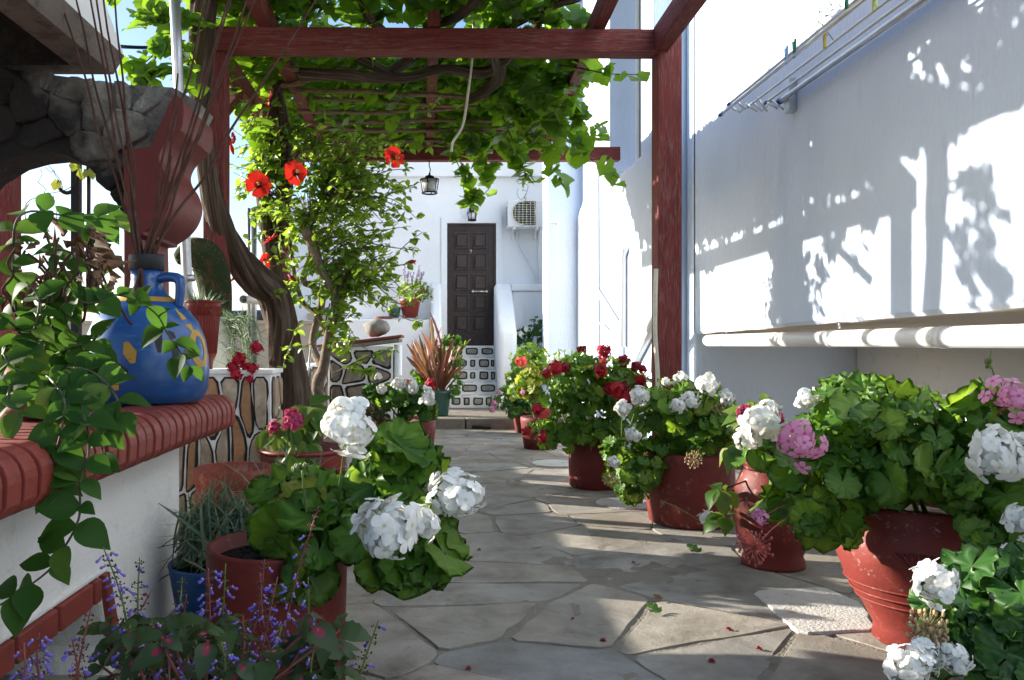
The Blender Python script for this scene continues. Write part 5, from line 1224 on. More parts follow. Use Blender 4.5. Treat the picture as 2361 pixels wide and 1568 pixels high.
# epiphyllum in the green pot
c = ctr(1010, 11.0, 0.14)
pot('flowerpot', 'dark green pot on the terrace left of the steps', c, [(0.13, 0), (0.14, 0.02), (0.17, 0.3), (0.18, 0.31), (0.18, 0.34)], 'greenpot', 'flowerpot')
t = thing('epiphyllum', 'tuft of reddish flat cactus stems fanning out of the green pot', 'cactus', c + Vector((0, 0, 0.33))); mats = []
for k in range(105):
    a = rnd(0, 6.28); s = rnd(0.05, 1) ** 0.8; l = rnd(0.5, 0.95) if s < 0.6 else rnd(0.4, 0.75); p = c + Vector((0.07 * math.cos(a), 0.07 * math.sin(a), 0.3)) + Vector((0, 0, rnd(0, .12)))
    d = Vector((math.cos(a) * s * .75, math.sin(a) * s * .6, 1)); mats.append(lmat(p, Vector((rnd(-1.4, 1.4), -1, rnd(-.3, .5))), d + rvec() * .16, l * rnd(.6, 1.05), rnd(0.45, 1.15)))
mats.append(lmat(P(1025, 830, 10.9), (0.2, -1, .2), P(1010, 740, 10.9) - P(1025, 830, 10.9), 0.75, .5)); mats.append(lmat(P(1000, 850, 10.9), (0.2, -1, .2), P(1005, 735, 10.8) - P(1000, 850, 10.9), 0.72, .8))
foliage(t, mats, 'epi', 'epi', 'lf_epi', 120, 'flat_stem')
geranium('ivy_geranium', 'loose ivy-leaved plant round the reddish cactus and over the steps', 'plant', c + Vector((0, 0, 0.33)), [(P(1045, 830, 11.1), (0.16, 0.12, 0.3), 1), (P(1050, 900, 10.9), (0.1, 0.1, 0.28), .8), (P(965, 870, 11.1), (0.14, 0.1, 0.2), .6), (P(1040, 790, 11.2), (0.2, 0.1, 0.12), .7)], 120, 0.085, [], 'lf_vine', 60, near=False)

# pots on the ledge
c = P(945, 733, 12.85)
pot('flowerpot', 'small red pot on the white ledge under the hibiscus twigs', c, [(0.12, 0), (0.165, 0.26), (0.17, 0.27), (0.17, 0.3)], 'plasred', 'flowerpot')
t = thing('lavender', 'bushy plant with lilac flower spikes in the pot on the ledge', 'plant', c + Vector((0, 0, 0.3))); mats = []; mb = MB()
for k in range(420):
    d = rvec(); p = c + Vector((0.08, 0, 0.42)) + Vector((d.x * 0.3, d.y * 0.2, d.z * 0.2)) * rnd(.4, 1); mats.append(lmat(p, rvec() + Vector((0, -.4, .5)), rvec(), rnd(0.04, 0.07)))
foliage(t, mats, 'hib', 'hiblow', 'lf_hib', 0, alt=('dry', 0.25))
for k in range(14):
    a = c + Vector((rnd(-.1, .3), rnd(-.1, .1), 0.5)); b = a + Vector((rnd(-.05, .1), 0, rnd(.2, .34))); mb = MB(); mb.tube([a, b], 0.004, 4)
    for j in range(26): q = a + (b - a) * rnd(.35, 1); mb.ball(q + rvec() * 0.014, rnd(.007, .011), 4, 1)
    part('flower_spike', mb, [M['stem'], M['pt_lilac']], t)
c = P(908, 733, 12.8); pot('flowerpot', 'small dark pot in a clay saucer at the left of the ledge', c, [(0.08, 0), (0.11, 0.15), (0.11, 0.17)], 'greenpot', 'flowerpot', None)
mb = MB(); mb.lathe([(0.13, 0), (0.16, 0.03), (0.15, 0.035), (0.125, 0.012), (0.0001, 0.012)], P(885, 735, 12.75), 24); solo('saucer', mb, M['potclay'], 'empty clay saucer on the white ledge', 'saucer')

# ------------------------------------------------------------------ on the stone wall
c = P(470, 866, 4.85); c.z = 0.936
def ribs(t, c):
    mb = MB()
    for k in range(36):
        a = 2 * math.pi * k / 36; mb.tube([c + Vector((0.074 * math.cos(a), 0.074 * math.sin(a), 0.13)), c + Vector((0.098 * math.cos(a), 0.098 * math.sin(a), 0.42))], 0.0035, 4)
    part('ribs', mb, M['plasred'], t); rim(0.104, 0.445, 'plasred', 0.008)(t, c)
pot('flowerpot', 'tall fluted red plastic pot standing on the stone wall', c, [(0.05, 0), (0.052, 0.06), (0.058, 0.09), (0.073, 0.12), (0.1, 0.435), (0.104, 0.45)], 'plasred', 'flowerpot', None, .93, 40, 0, .006, ribs)
t = thing('rock_plant', 'spiky small plant with pink buds in the fluted red pot', 'plant', c + Vector((0, 0, .42))); mats = []
for k in range(90):
    a = rnd(0, 6.28); p = c + Vector((0.07 * math.cos(a) * rnd(0, 1), 0.07 * math.sin(a), 0.42)); mats.append(lmat(p, rvec(), Vector((math.cos(a) * .7, math.sin(a) * .7, rnd(.2, 1.2))), rnd(.06, .12), .8))
foliage(t, mats, 'needle', 'needle', 'lf_grass', 90, 'blade', 'blades', None)
c2 = P(512, 862, 5.25); c2.z = 0.936
pot('flowerpot', 'pale plastic pot behind the fluted red pot on the stone wall', c2, [(0.075, 0), (0.1, 0.34), (0.105, 0.36)], 'whitepot', 'flowerpot', None)
t = thing('carnation', 'sprawling carnation with dark red blooms hanging over the stone wall', 'plant', c2 + Vector((0, 0, .35))); mats = []; mb = MB()
for k in range(16):
    a = c2 + Vector((rnd(-.04, .04), rnd(-.05, .05), .33)); b = P(rnd(515, 610), rnd(790, 875), rnd(4.8, 5.2)) + Vector((0, 0, 0)); path = smooth_path([a, (a + b) / 2 + Vector((0.05, -.05, .1)), b], 5); mb.tube(path, .0025, 4)
    for j in range(26):
        q = path[random.randrange(len(path))]; mats.append(lmat(q, rvec(), Vector((rnd(-.7, 1), rnd(-.5, .5), rnd(-.4, .9))), rnd(.06, .12), .55))
for (x, y) in [(540, 780), (520, 790)]:
    for j in range(40): q = P(x + rnd(-15, 30), y + rnd(-40, 60), 5.1); mats.append(lmat(q, rvec(), Vector((rnd(-.4, 1), rnd(-.5, .5), rnd(-.2, .9))), rnd(.06, .13), .55))
part('stems', mb, M['stem'], t); foliage(t, mats, 'needle', 'needle', 'lf_grass', 120, 'blade', 'blades')
for (x, y, r) in [(592, 802, .042), (552, 828, .045), (538, 848, .042), (582, 850, .042), (545, 862, .045), (566, 845, .036), (575, 875, .03)]: flower_head(t, P(x, y, 4.75), r, (0, -.8, .3), 'red', False, P(x - 15, y - 20, 4.85))
# columnar cactus
cc = thing('cactus', 'thick ribbed cactus drooping behind the red fluted pot', 'cactus', P(505, 720, 5.35)); mb = MB()
pth = smooth_path([P(500, 740, 5.35), P(495, 660, 5.35), P(478, 600, 5.3), P(445, 585, 5.25), P(405, 598, 5.2)], 6)
mb.tube(pth, [0.085, 0.10, 0.105, 0.095, 0.03], 26, 0, True, lambda k, L: 1 + 0.13 * (1 if k % 2 else -1)); part('body', mb, M['cactus'], cc)
mb = MB()
for k in range(420):
    q = pth[random.randrange(1, len(pth) - 2)]; v_ = rvec(); mb.tube([q + v_ * 0.09, q + v_ * 0.122 + rvec() * .008], [0.0012, .0005], 3)
o = link('spines', mb.mesh('spines', M['drybloom']), cc, None, None, None, None, 'stuff')

# jug with its sticks
c = ctr(338, 3.19, 0.891)
JP = [(0.20, 0), (0.218, 0.012), (0.236, 0.05), (0.243, 0.12), (0.241, 0.175), (0.228, 0.25), (0.20, 0.32), (0.165, 0.365), (0.135, 0.392), (0.105, 0.413), (0.078, 0.435), (0.064, 0.46), (0.06, 0.49), (0.061, 0.53)]
J = thing('jug', 'round-bellied blue jug with yellow rings and black strokes on the brick edge', 'jug', c)
m, nt, b, o = newmat('blue_glaze'); v = coords(nt); f = nz(nt, coords(nt, (1, 1, 6)), 9, 6, .7); g = nz(nt, v, 5, 4)
nt.links.new(mixc(nt, math_(nt, 'MULTIPLY', ramp(nt, f, [(.55, (0, 0, 0)), (.75, (1, 1, 1))]), .35), ramp(nt, g, [(.3, (0.011, 0.055, 0.19)), (.7, (0.022, 0.095, 0.29))]), (0.2, 0.3, 0.46)), b.inputs['Base Color']); b.inputs['Roughness'].default_value = .28
b.inputs['Specular IOR Level'].default_value = .5; bump(nt, b, nz(nt, v, 30, 3), .15, .004); M['jugblue'] = m
mb = MB(); mb.lathe(JP, c, 56); part('body', mb, M['jugblue'], J)
mb = MB(); mb.lathe([(0.063, 0.525), (0.068, 0.528), (0.0685, 0.583), (0.066, 0.59), (0.054, 0.588), (0.052, 0.52)], c, 40); part('mouth', mb, M['blackpaint'], J)
def jr(z):
    for (r0, z0), (r1, z1) in zip(JP[:-1], JP[1:]):
        if z0 <= z <= z1: return r0 + (r1 - r0) * (z - z0) / (z1 - z0)
    return JP[-1][0]
def onjug(th, z, o=.0015): r = jr(z) + o; return c + Vector((r * math.cos(th), r * math.sin(th), z))
V0 = math.atan2(-c.y, -c.x)
def stroke(pts, w, mat, nm):
    """a painted stroke: (angle from the viewer, height) pairs"""
    mb = MB(); vs = []; fs = []; n = len(pts)
    for i, (a, z) in enumerate(pts):
        a0, z0 = pts[max(0, i - 1)]; a1, z1 = pts[min(n - 1, i + 1)]; du, dv = (a1 - a0) * .16, z1 - z0; l = math.hypot(du, dv) or 1
        ww = w * (0.35 if i in (0, n - 1) and nm != 'painted_ring' else 1)
        for s in (-1, 0, 1): vs.append(onjug(V0 + a + s * ww * (-dv / l) / .16, z + s * ww * (du / l)))
    for i in range(n - 1): fs += [(i * 3, i * 3 + 1, i * 3 + 4, i * 3 + 3), (i * 3 + 1, i * 3 + 2, i * 3 + 5, i * 3 + 4)]
    mb.add(vs, fs, sm=True); part(nm, mb, M[mat], J)
M['yellowpaint'] = plain('ochre_paint', (0.42, 0.24, 0.035), .5)
stroke([(2 * math.pi * k / 40, 0.408) for k in range(41)], .010, 'yellowpaint', 'painted_ring')
stroke([(1.0 + .20 * math.cos(t_), .215 + .062 * math.sin(t_)) for t_ in [2 * math.pi * k / 24 for k in range(25)]], .012, 'yellowpaint', 'painted_ring')
stroke([(0.72, .37), (0.78, .335), (0.86, .30), (0.92, .28)], .012, 'yellowpaint', 'painted_stroke')
stroke([(0.36, .335), (0.42, .26), (0.46, .18), (0.47, .12)], .010, 'blackpaint', 'painted_stroke'); stroke([(0.12, .34), (0.17, .30), (0.18, .25), (0.19, .20)], .011, 'blackpaint', 'painted_stroke')
stroke([(-0.32, .24), (-0.25, .2), (-0.2, .16)], .017, 'yellowpaint', 'painted_stroke'); stroke([(-0.45, .16), (-0.36, .13), (-0.3, .10)], .015, 'blackpaint', 'painted_stroke'); stroke([(-0.6, .12), (-0.5, .09), (-0.45, .06)], .015, 'yellowpaint', 'painted_stroke')
mb = MB(); A = V0 + 0.95; h0 = onjug(A, .49, 0); h1 = onjug(A, .375, -0.01); out = Vector((math.cos(A), math.sin(A), 0))
pth = smooth_path([h0 - out * .01, h0 + out * .045 + Vector((0, 0, .008)), h0 + out * .088 + Vector((0, 0, -.004)), h0 + out * .094 + Vector((0, 0, -.05)), h1 + Vector((0, 0, .0))], 4)
mb.tube(pth, [0.018, .02, .021, .02, .017], 12); part('handle', mb, M['jugblue'], J)
labs = ['leftmost stick in the jug, leaning far left across the hood', 'stick in the jug just right of the leftmost one', 'stick in the jug leaning left against the smoke hood', 'thin stick in the jug reaching past the hood edge', 'stick in the jug closest to the sky gap', 'stick in the jug rising steeply left of the column', 'short stick in the jug ending below the stone arch', 'slim stick in the jug rising straight to the grey pole', 'stick in the jug rising towards the vine trunk', 'stick in the jug crossing the upper vine trunk', 'stick in the jug just left of the front beam end', 'stick in the jug crossing the end of the front beam', 'stick in the jug close to the longest right stick', 'longest stick in the jug, leaning far right across the beam']
tips = [(118, -60), (158, -60), (198, -60), (215, -50), (232, -60), (262, -60), (390, 350), (410, 170), (500, -80), (545, -60), (582, -40), (600, -30), (560, -90), (740, -20)]
mouth = c + Vector((0, 0, .59))
for i, (x, y) in enumerate(tips):
    a = c + Vector((rnd(-.02, .02), rnd(-.02, .02), .15)); k = (i / 13 - .5) * 2; b = mouth + Vector((.036 * k, -.02 + .03 * math.sin(i * 2.2), 0)); e = P(x, y, 3.38 + .12 * math.sin(i * 1.7) - .1)
    if i == 6: e = P(395, 360, 3.4)
    L = e - b; a = b - L.normalized() * .2; pp = [a, b] + [b + L * t_ + rvec() * .011 for t_ in (.15, .3, .45, .6, .8)] + [e]
    mb = MB(); mb.tube(smooth_path(pp, 3), [.0064, .0056, .004], 6); solo('stick', mb, M['twig'], labs[i], 'stick', 'long thin sticks standing in the jug', loc=b)

# poles and iron
mb = MB(); mb.tube([P(436, 780, 4.95), P(431, 640, 4.92), P(412, 200, 4.8), P(400, -60, 4.75)], 0.031, 14); mb.tube([P(433, 642, 4.92) + Vector((-.05, -.03, 0)), P(433, 642, 4.92) + Vector((.05, -.03, 0))], .022, 10)
solo('metal_pole', mb, M['steel'], 'grey galvanised pole rising left of the vine trunk', 'pole')
IP = thing('iron_post', 'black iron post with a curled hook seen through the arch', 'post', P(175, 560, 4.9)); mb = MB(); a = P(175, 700, 4.9); mb.box(a.x - .025, 4.88, 0, a.x + .025, 4.93, P(175, 320, 4.9).z); part('post', mb, M['iron'], IP, .004)
mb = MB(); mb.tube(smooth_path([P(168, 440, 4.9), P(155, 445, 4.88), P(142, 440, 4.88), P(132, 425, 4.88), P(131, 415, 4.88)], 4), .012, 6); part('hook', mb, M['iron'], IP)
mb = MB(); mb.tube([P(203, 700, 4.9), P(204, 300, 4.9)], .014, 8); solo('iron_rod', mb, M['iron'], 'thin black rod right of the hooked iron post', 'rod')
mb = MB(); a = P(18, 700, 5.2); mb.box(a.x - .06, 5.14, -.05, a.x + .06, 5.26, 2.7); solo('wooden_post', mb, M['wz'], 'red wooden post seen at the left edge through the arch', 'post', None, .008)
mb = MB(); mb.tube(smooth_path([P(190, 98, 9), P(320, 108, 9), P(470, 106, 9)], 5), .012, 5); mb.tube(smooth_path([P(190, 103, 9), P(320, 112, 9), P(470, 108, 9)], 5), .009, 5); solo('power_cable', mb, M['iron'], 'black overhead cable against the sky left of the pole', 'cable')
mb = MB(); mb.tube([P(706, 890, 6.6), P(717, 803, 6.7)], .011, 8); solo('metal_rod', mb, M['alu'], 'short shiny rod leaning right of the vine trunk', 'rod')
mb = MB(); mb.tube([P(560, 690, 6.7), P(640, 698, 7.4)], .035, 12, cap=False); solo('plastic_pipe', mb, M['pvc'], 'open white pipe end left of the vine trunk', 'pipe')
for i, (x0, x1, lab) in enumerate([(573, 573, 'thin grey post left of the vine trunk'), (584, 584, 'thicker grey post just left of the vine trunk')]):
    mb = MB(); mb.tube([P(x0, 860, 7.6), P(x1, 480, 7.6)], .018 + .014 * i, 8); solo('fence_post', mb, M['steel'], lab, 'post')
mb = MB(); a = P(502, 760, 5.9); mb.box(a.x - .05, 5.98, 0, a.x + .05, 6.08, 1.75); solo('wooden_post', mb, M['wz'], 'short red post behind the pale pot on the wall', 'post', None, .006)
mb = MB(); mb.tube(smooth_path([P(1095, -60, 5.9), P(1090, 110, 6.1), P(1078, 220, 6.4), P(1066, 290, 6.5), P(1045, 325, 6.5), P(1040, 350, 6.5)], 5), .011, 6); solo('cable', mb, M['wire'], 'pale flex hanging down through the pergola', 'cable')
mb = MB(); mb.tube(smooth_path([P(1512, 620, 5.58), P(1510, 760, 5.58), P(1516, 870, 5.58), P(1514, 960, 5.58)], 6), .016, 8); solo('conduit', mb, M['wire'], 'pale ribbed conduit running down the left of the red post', 'conduit')

# drying rack on the wall
DR = thing('drying_rack', 'aluminium folding drying rack fixed high on the right wall', 'drying rack', (2.4, 4.5, 2.85))
XO, ZO = 2.0, 2.725
for nm, pts, r in (('rod', [(2.0, 5.56, 2.725), (2.0, 2.6, 2.725)], .011), ('rod', [(2.035, 5.5, 2.78), (2.035, 2.6, 2.78)], .009), ('rod', [(2.17, 5.5, 2.765), (2.17, 2.6, 2.765)], .008), ('rod', [(2.29, 5.5, 2.79), (2.29, 2.6, 2.79)], .009), ('wall_rail', [(2.385, 5.5, 2.80), (2.385, 2.6, 2.80)], .018)):
    mb = MB(); mb.tube(pts, r, 10); part(nm, mb, M['alu'], DR)
    mb = MB(); p = Vector(pts[0]); mb.tube([p + Vector((0, .012, 0)), p - Vector((0, .03, 0))], r * 1.25, 10); part('end_cap', mb, M['bluecap'], DR)
for y in (5.42, 2.9):
    mb = MB(); zz = [(2.02, 2.74), (2.08, 2.70), (2.17, 2.77), (2.23, 2.71), (2.30, 2.78), (2.38, 2.72)]
    for a, b in zip(zz[:-1], zz[1:]): mb.tube([(a[0], y, a[1]), (b[0], y, b[1])], .007, 6)
    for a, b in zip([(2.04, 2.79), (2.11, 2.755), (2.19, 2.80), (2.26, 2.76)], [(2.11, 2.71), (2.19, 2.70), (2.26, 2.70), (2.33, 2.72)]): mb.tube([(a[0], y - .02, a[1]), (b[0], y - .02, b[1])], .007, 6)
    part('scissor_arm', mb, M['alu'], DR)
    mb = MB(); mb.box(2.395, y - .05, 2.70, 2.449, y + .03, 2.92); part('bracket', mb, M['steel'], DR, .004)
def peg(p, mat, label, up=1, open_=.022):
    t = thing('clothes_peg', label, 'clothes peg', p, 'clothes pegs on the drying rack'); p = Vector(p); L = .085
    for s in (-1, 1):
        mb = MB(); a = p + Vector((0, s * .005, -.012 * up)); b = p + Vector((0, s * .007, .03 * up)); e = p + Vector((0.004 * s, s * open_, L * up)); mb.obar(a, b, .012, .008, up=Vector((0, 1, 0))); mb.obar(b, e, .012, .008, up=Vector((0, 1, 0))); part('leg', mb, M[mat], t, .002)
    mb = MB(); mb.tube([p + Vector((-.008, 0, .028 * up)), p + Vector((.008, 0, .028 * up))], .006, 8); part('spring', mb, M['steel'], t)
peg((2.0, 4.52, 2.725), 'pegblue', 'pale blue clothes peg standing next to a dark green one'); peg((2.0, 4.42, 2.725), 'peggreen', 'dark green open clothes peg beside the pale blue one')
peg((2.10, 4.28, 2.80), 'pegyellow', 'mustard yellow clothes peg clipped mid rack', -1, .01); peg((2.12, 3.83, 2.82), 'peglime', 'lime yellow clothes peg hanging near the top of the frame', -1); peg((2.0, 3.86, 2.76), 'peggreen', 'dark green clothes peg at the top edge of the picture')
# ------------------------------------------------------------------ grape vine
VN = thing('grape_vine', 'old grape vine with a twisted grey trunk, spreading its leaves over the pergola', 'vine', P(690, 1110, 6.5))
def rg(seed, n, amp):
    r_ = random.Random(seed); a = [1 + r_.uniform(-amp, amp) for _ in range(n)]; return lambda k, L: a[k % n] * (1 + 0.06 * math.sin(L * 9 + k * 1.7))
pth = smooth_path([P(690, 1115, 6.5), P(688, 1000, 6.5), P(682, 915, 6.5), P(660, 830, 6.48), P(648, 740, 6.45), P(625, 675, 6.32), P(583, 640, 6.12), P(535, 580, 5.85), P(500, 500, 5.62), P(480, 420, 5.5), P(468, 330, 5.48), P(461, 240, 5.45), P(466, 120, 5.42), P(474, 0, 5.42), P(500, -70, 5.6), P(560, -40, 6.0)], 5)
mb = MB(); mb.tube(pth, [.165, .15, .143, .128, .122, .118, .112, .098, .08, .068, .064, .068, .078, .082, .07, .06], 36, 0, True, rg(1, 36, .15), 1.5); part('trunk', mb, M['vinebark'], VN)
def limb(pts, rad, seed, nm='branch', n=12, tw=2.0, low=False):
    if low: pts = [(x, y, max(5.98, 2.15 * F / (795 - y))) for x, y, d in pts]
    mb = MB(); mb.tube(smooth_path([P(*p) for p in pts], 5), rad, n, 0, True, rg(seed, n, .16), tw); return part(nm, mb, M['vinebark'], VN)
limb([(668, 800, 6.5), (650, 700, 6.7), (618, 560, 6.9), (606, 420, 7.0), (622, 280, 7.0), (650, 190, 7.0), (700, 165, 7.0)], [.08, .07, .066, .062, .058, .055, .05], 3)
limb([(640, 560, 6.9), (660, 420, 7.0), (655, 300, 7.0), (640, 215, 7.0), (625, 170, 7.1)], [.06, .055, .05, .05, .045], 31)
limb([(690, 170, 7.0), (800, 172, 7.0), (930, 180, 7.0), (1020, 160, 7.0), (1120, 168, 7.1), (1180, 120, 6.9), (1215, 70, 6.6)], [.05, .045, .042, .04, .042, .045, .035], 4, low=True)
limb([(800, 120, 6.3), (860, 150, 6.4), (900, 165, 6.5), (960, 120, 6.4), (1010, 60, 6.2)], [.035, .04, .042, .04, .035], 5)
limb([(1085, 230, 7.2), (1130, 200, 7.1), (1150, 165, 7.0), (1140, 110, 6.8), (1170, 60, 6.5), (1240, 20, 6.1)], [.04, .045, .05, .055, .05, .045], 6, low=True)
limb([(830, -20, 5.6), (845, 30, 5.7), (870, 60, 5.9), (900, 90, 6.2)], [.035, .04, .04, .03], 7)
limb([(980, 60, 5.9), (1040, 45, 5.7), (1080, 15, 5.5), (1110, -20, 5.4)], [.03, .032, .035, .035], 8)
limb([(1220, 90, 6.3), (1260, 20, 5.8), (1330, -10, 5.4)], [.03, .04, .045], 9)
limb([(590, 640, 6.8), (640, 700, 6.9), (690, 640, 7.0)], [.02, .02, .015], 10, 'shoot', 6)
# the leaves: a roof over the rafters, and sprays hanging from it
mats = []
def vleaf(p, size, droop=0.5):
    nn = Vector((rnd(-.5, .2), rnd(-.7, .4), 1.0)) if random.random() < .55 else Vector((rnd(-.6, .6), rnd(-1, -.1), rnd(.1, .6)))
    mats.append(lmat(p, nn + rvec() * .35, Vector((rnd(-1, 1), rnd(-1, .2), -droop - rnd(0, 1))), size, rnd(.9, 1.1)))
for k in range(8200):
    x = rnd(-1.75, 1.3); y = rnd(2.0, 9.6)
    edge = 1.3 - (max(0, (6.6 - y)) * .25 if y > 5 else 0)
    if x > edge: continue
    z = min(3.40 + abs(random.gauss(0, .12)) + (.1 if y < 6 else 0), 3.40 + .43 * (1.3 - x))
    if mnoise.noise(Vector((x * 1.5, y * 1.5, 2))) > .42: continue
    if y < 5.3 and mnoise.noise(Vector((x * .45 + 3, y * 1.9, 5))) > .04: continue
    vleaf(Vector((x, y, z)), rnd(.095, .165))
for k in range(150):      # a few leaves hanging below
    x = rnd(-1.0, 1.0); y = rnd(6.6, 9.3)
    if abs(x) < .14: continue
    vleaf(Vector((x, y, rnd(3.2, 3.4))), rnd(.08, .14), 1.2)
def spray(pts, n, size, jit=.05):
    path = smooth_path([P(*p) for p in pts], 5); mb = MB(); mb.tube(path, [.006, .003], 5); part('shoot', mb, M['twig'], VN)
    for i in range(n):
        q = path[min(len(path) - 1, int(rnd(.08, 1) * len(path)))] + rvec() * jit; vleaf(q, size * rnd(.6, 1.15), 1.3)
for pts, n in [([(1240, 150, 7), (1290, 210, 6.9), (1330, 270, 6.7), (1375, 300, 6.6)], 26), ([(1230, 200, 7), (1290, 300, 6.9), (1340, 350, 6.7), (1400, 395, 6.6), (1425, 410, 6.6)], 24), ([(1200, 190, 7.5), (1250, 260, 7.4), (1270, 330, 7.3), (1290, 400, 7.2), (1307, 430, 7.2)], 26), ([(1150, 250, 7.6), (1180, 320, 7.5), (1200, 380, 7.5), (1230, 425, 7.4)], 30), ([(1080, 330, 8), (1120, 380, 8), (1130, 430, 7.9), (1090, 465, 7.9)], 30), ([(1040, 350, 8.2), (1060, 390, 8.2), (1070, 440, 8.1), (1085, 470, 8.0)], 22), ([(1190, 240, 7), (1240, 330, 6.9), (1280, 355, 6.8)], 26), ([(1290, 150, 6.3), (1350, 160, 6.1), (1400, 170, 6.0), (1470, 172, 6.0)], 7), ([(1100, 200, 7.2), (1200, 260, 7), (1300, 290, 6.9)], 40), ([(1000, 330, 8.5), (1100, 350, 8.4), (1200, 340, 8.3), (1330, 345, 8.2)], 36), ([(1150, 150, 6.8), (1220, 200, 6.7), (1260, 240, 6.7), (1320, 250, 6.6)], 36), ([(1000, 290, 8.2), (1050, 330, 8.1), (1130, 330, 8.0)], 30)]:
    spray(pts, n, .15, .07)
for pts, n in [([(470, 60, 5.3), (400, 40, 5.2), (340, 30, 5.2), (310, 60, 5.1)], 20), ([(450, 150, 5.3), (400, 90, 5.2), (350, 130, 5.15), (300, 180, 5.1)], 26), ([(400, 60, 5.2), (350, 150, 5.15), (330, 200, 5.1)], 22), ([(330, 10, 5.2), (380, 50, 5.2), (440, 60, 5.2)], 20), ([(420, 100, 5.25), (440, 180, 5.25), (420, 220, 5.2)], 16), ([(330, 185, 5.1), (400, 170, 5.1), (450, 190, 5.2)], 18), ([(240, -30, 4.6), (255, -5, 4.6), (250, 12, 4.6)], 3)]:
    spray(pts, n, .12, .06)
for pts, n in [([(520, 150, 6), (540, 200, 6.1), (545, 260, 6.1)], 16), ([(530, 200, 6.4), (580, 260, 6.5), (600, 320, 6.5)], 14)]: spray(pts, n, .12, .07)
foliage(VN, mats, 'vine', 'vinelow', 'lf_vine', 300)
for (x, y, d) in [(1380, 180, 6.2), (1330, 330, 6.8), (1200, 420, 7.4), (1090, 300, 7.5), (900, 220, 7), (1880, 30, 4.2), (1895, 5, 4.2), (100, 380, 5.0), (90, 470, 5.0), (1290, 300, 6.9)]:
    mb = MB()
    for k in range(3):
        p = P(x + rnd(-15, 15), y + rnd(-15, 15), d); q = [p]
        for j in range(6): q.append(q[-1] + Vector((rnd(-.03, .05), rnd(-.02, .02), rnd(-.06, .02))))
        mb.tube(smooth_path(q, 3), .0022, 4, cap=False)
    part('tendril', mb, M['stem'], VN)
mats2 = []
for (x, y) in [(172, 380), (178, 365), (190, 400), (60, 365), (110, 370), (240, 385), (215, 395), (130, 425)]: mats2.append(lmat(P(x, y, 4.85), (rnd(-.3, .3), -1, .3), (rnd(-.5, .5), 0, -1), rnd(.05, .085)))
tq = thing('vine_shoot', 'thin yellowing vine shoot curling inside the stone arch', 'vine', P(120, 500, 4.85)); mb = MB()
mb.tube(smooth_path([P(60, 520, 4.9), P(60, 470, 4.9), P(100, 450, 4.88), P(165, 430, 4.86), P(180, 370, 4.85)], 4), .003, 4); mb.tube(smooth_path([P(100, 360, 4.9), P(150, 358, 4.88), P(210, 380, 4.86), P(240, 400, 4.85)], 4), .003, 4); part('stems', mb, M['twig'], tq); foliage(tq, mats2, 'vine', 'vinelow', 'lf_yel', 20)

# ------------------------------------------------------------------ hibiscus
HB = thing('hibiscus', 'tall leggy hibiscus bush with scarlet flowers in front of the pergola', 'hibiscus', P(735, 1095, 6.85))
def hb(pts, rad, n=10):
    path = smooth_path([P(*p) for p in pts], 5); mb = MB(); mb.tube(path, rad, n, 0, True, rg(len(pts), n, .07)); part('branch', mb, M['hibbark'], HB); return path
mains = [hb([(735, 1095, 6.85), (732, 900, 6.8), (745, 850, 6.75), (757, 780, 6.7), (775, 700, 6.65), (762, 660, 6.6), (735, 610, 6.6), (718, 560, 6.6), (705, 520, 6.6), (735, 470, 6.7), (760, 420, 6.7)], [.05, .05, .045, .042, .042, .04, .04, .042, .045, .035, .025]),
         hb([(757, 790, 6.7), (735, 730, 6.85), (700, 700, 6.95), (680, 640, 7.0), (665, 540, 7.0), (640, 430, 7.0), (610, 330, 7.0)], [.026, .026, .022, .02, .018, .015, .01]),
         hb([(745, 850, 6.78), (720, 790, 6.95), (742, 690, 7.0), (720, 660, 7.0), (700, 640, 7.0), (735, 540, 7.1), (765, 520, 7.1), (780, 440, 7.0), (800, 380, 6.9)], [.035, .035, .034, .03, .028, .028, .026, .02, .012]),
         hb([(780, 440, 7.0), (770, 380, 7.0), (740, 330, 7.0), (700, 300, 7.0)], [.02, .016, .012, .008])]
hm = []; mbT = MB()
def leafy(path, n, size):
    for i in range(n):
        k = int(rnd(.15, 1) * (len(path) - 1)); p = path[k]; t_ = (path[min(k + 1, len(path) - 1)] - path[max(k - 1, 0)]).normalized()
        d = (t_ * .6 + rvec()).normalized(); hm.append(lmat(p + d * .012, Vector((-.35, -.25, .75)) + rvec() * .7, d + Vector((0, 0, -.15)), size * rnd(.55, 1.2), rnd(.85, 1.15)))
def twig(a, b, n, size=.06, r=.005):
    a = Vector(a); b = Vector(b); m_ = (a + b) / 2 + rvec() * .06 * (b - a).length + Vector((0, 0, .05)); path = smooth_path([a, m_, b], 6); mbT.tube(path, [r, r * .4], 5); leafy(path, n, size); return path
allp = [p for m_ in mains for p in m_[8:]]
def near_main(q): return min(random.sample(allp, 24), key=lambda p: (p - q).length)
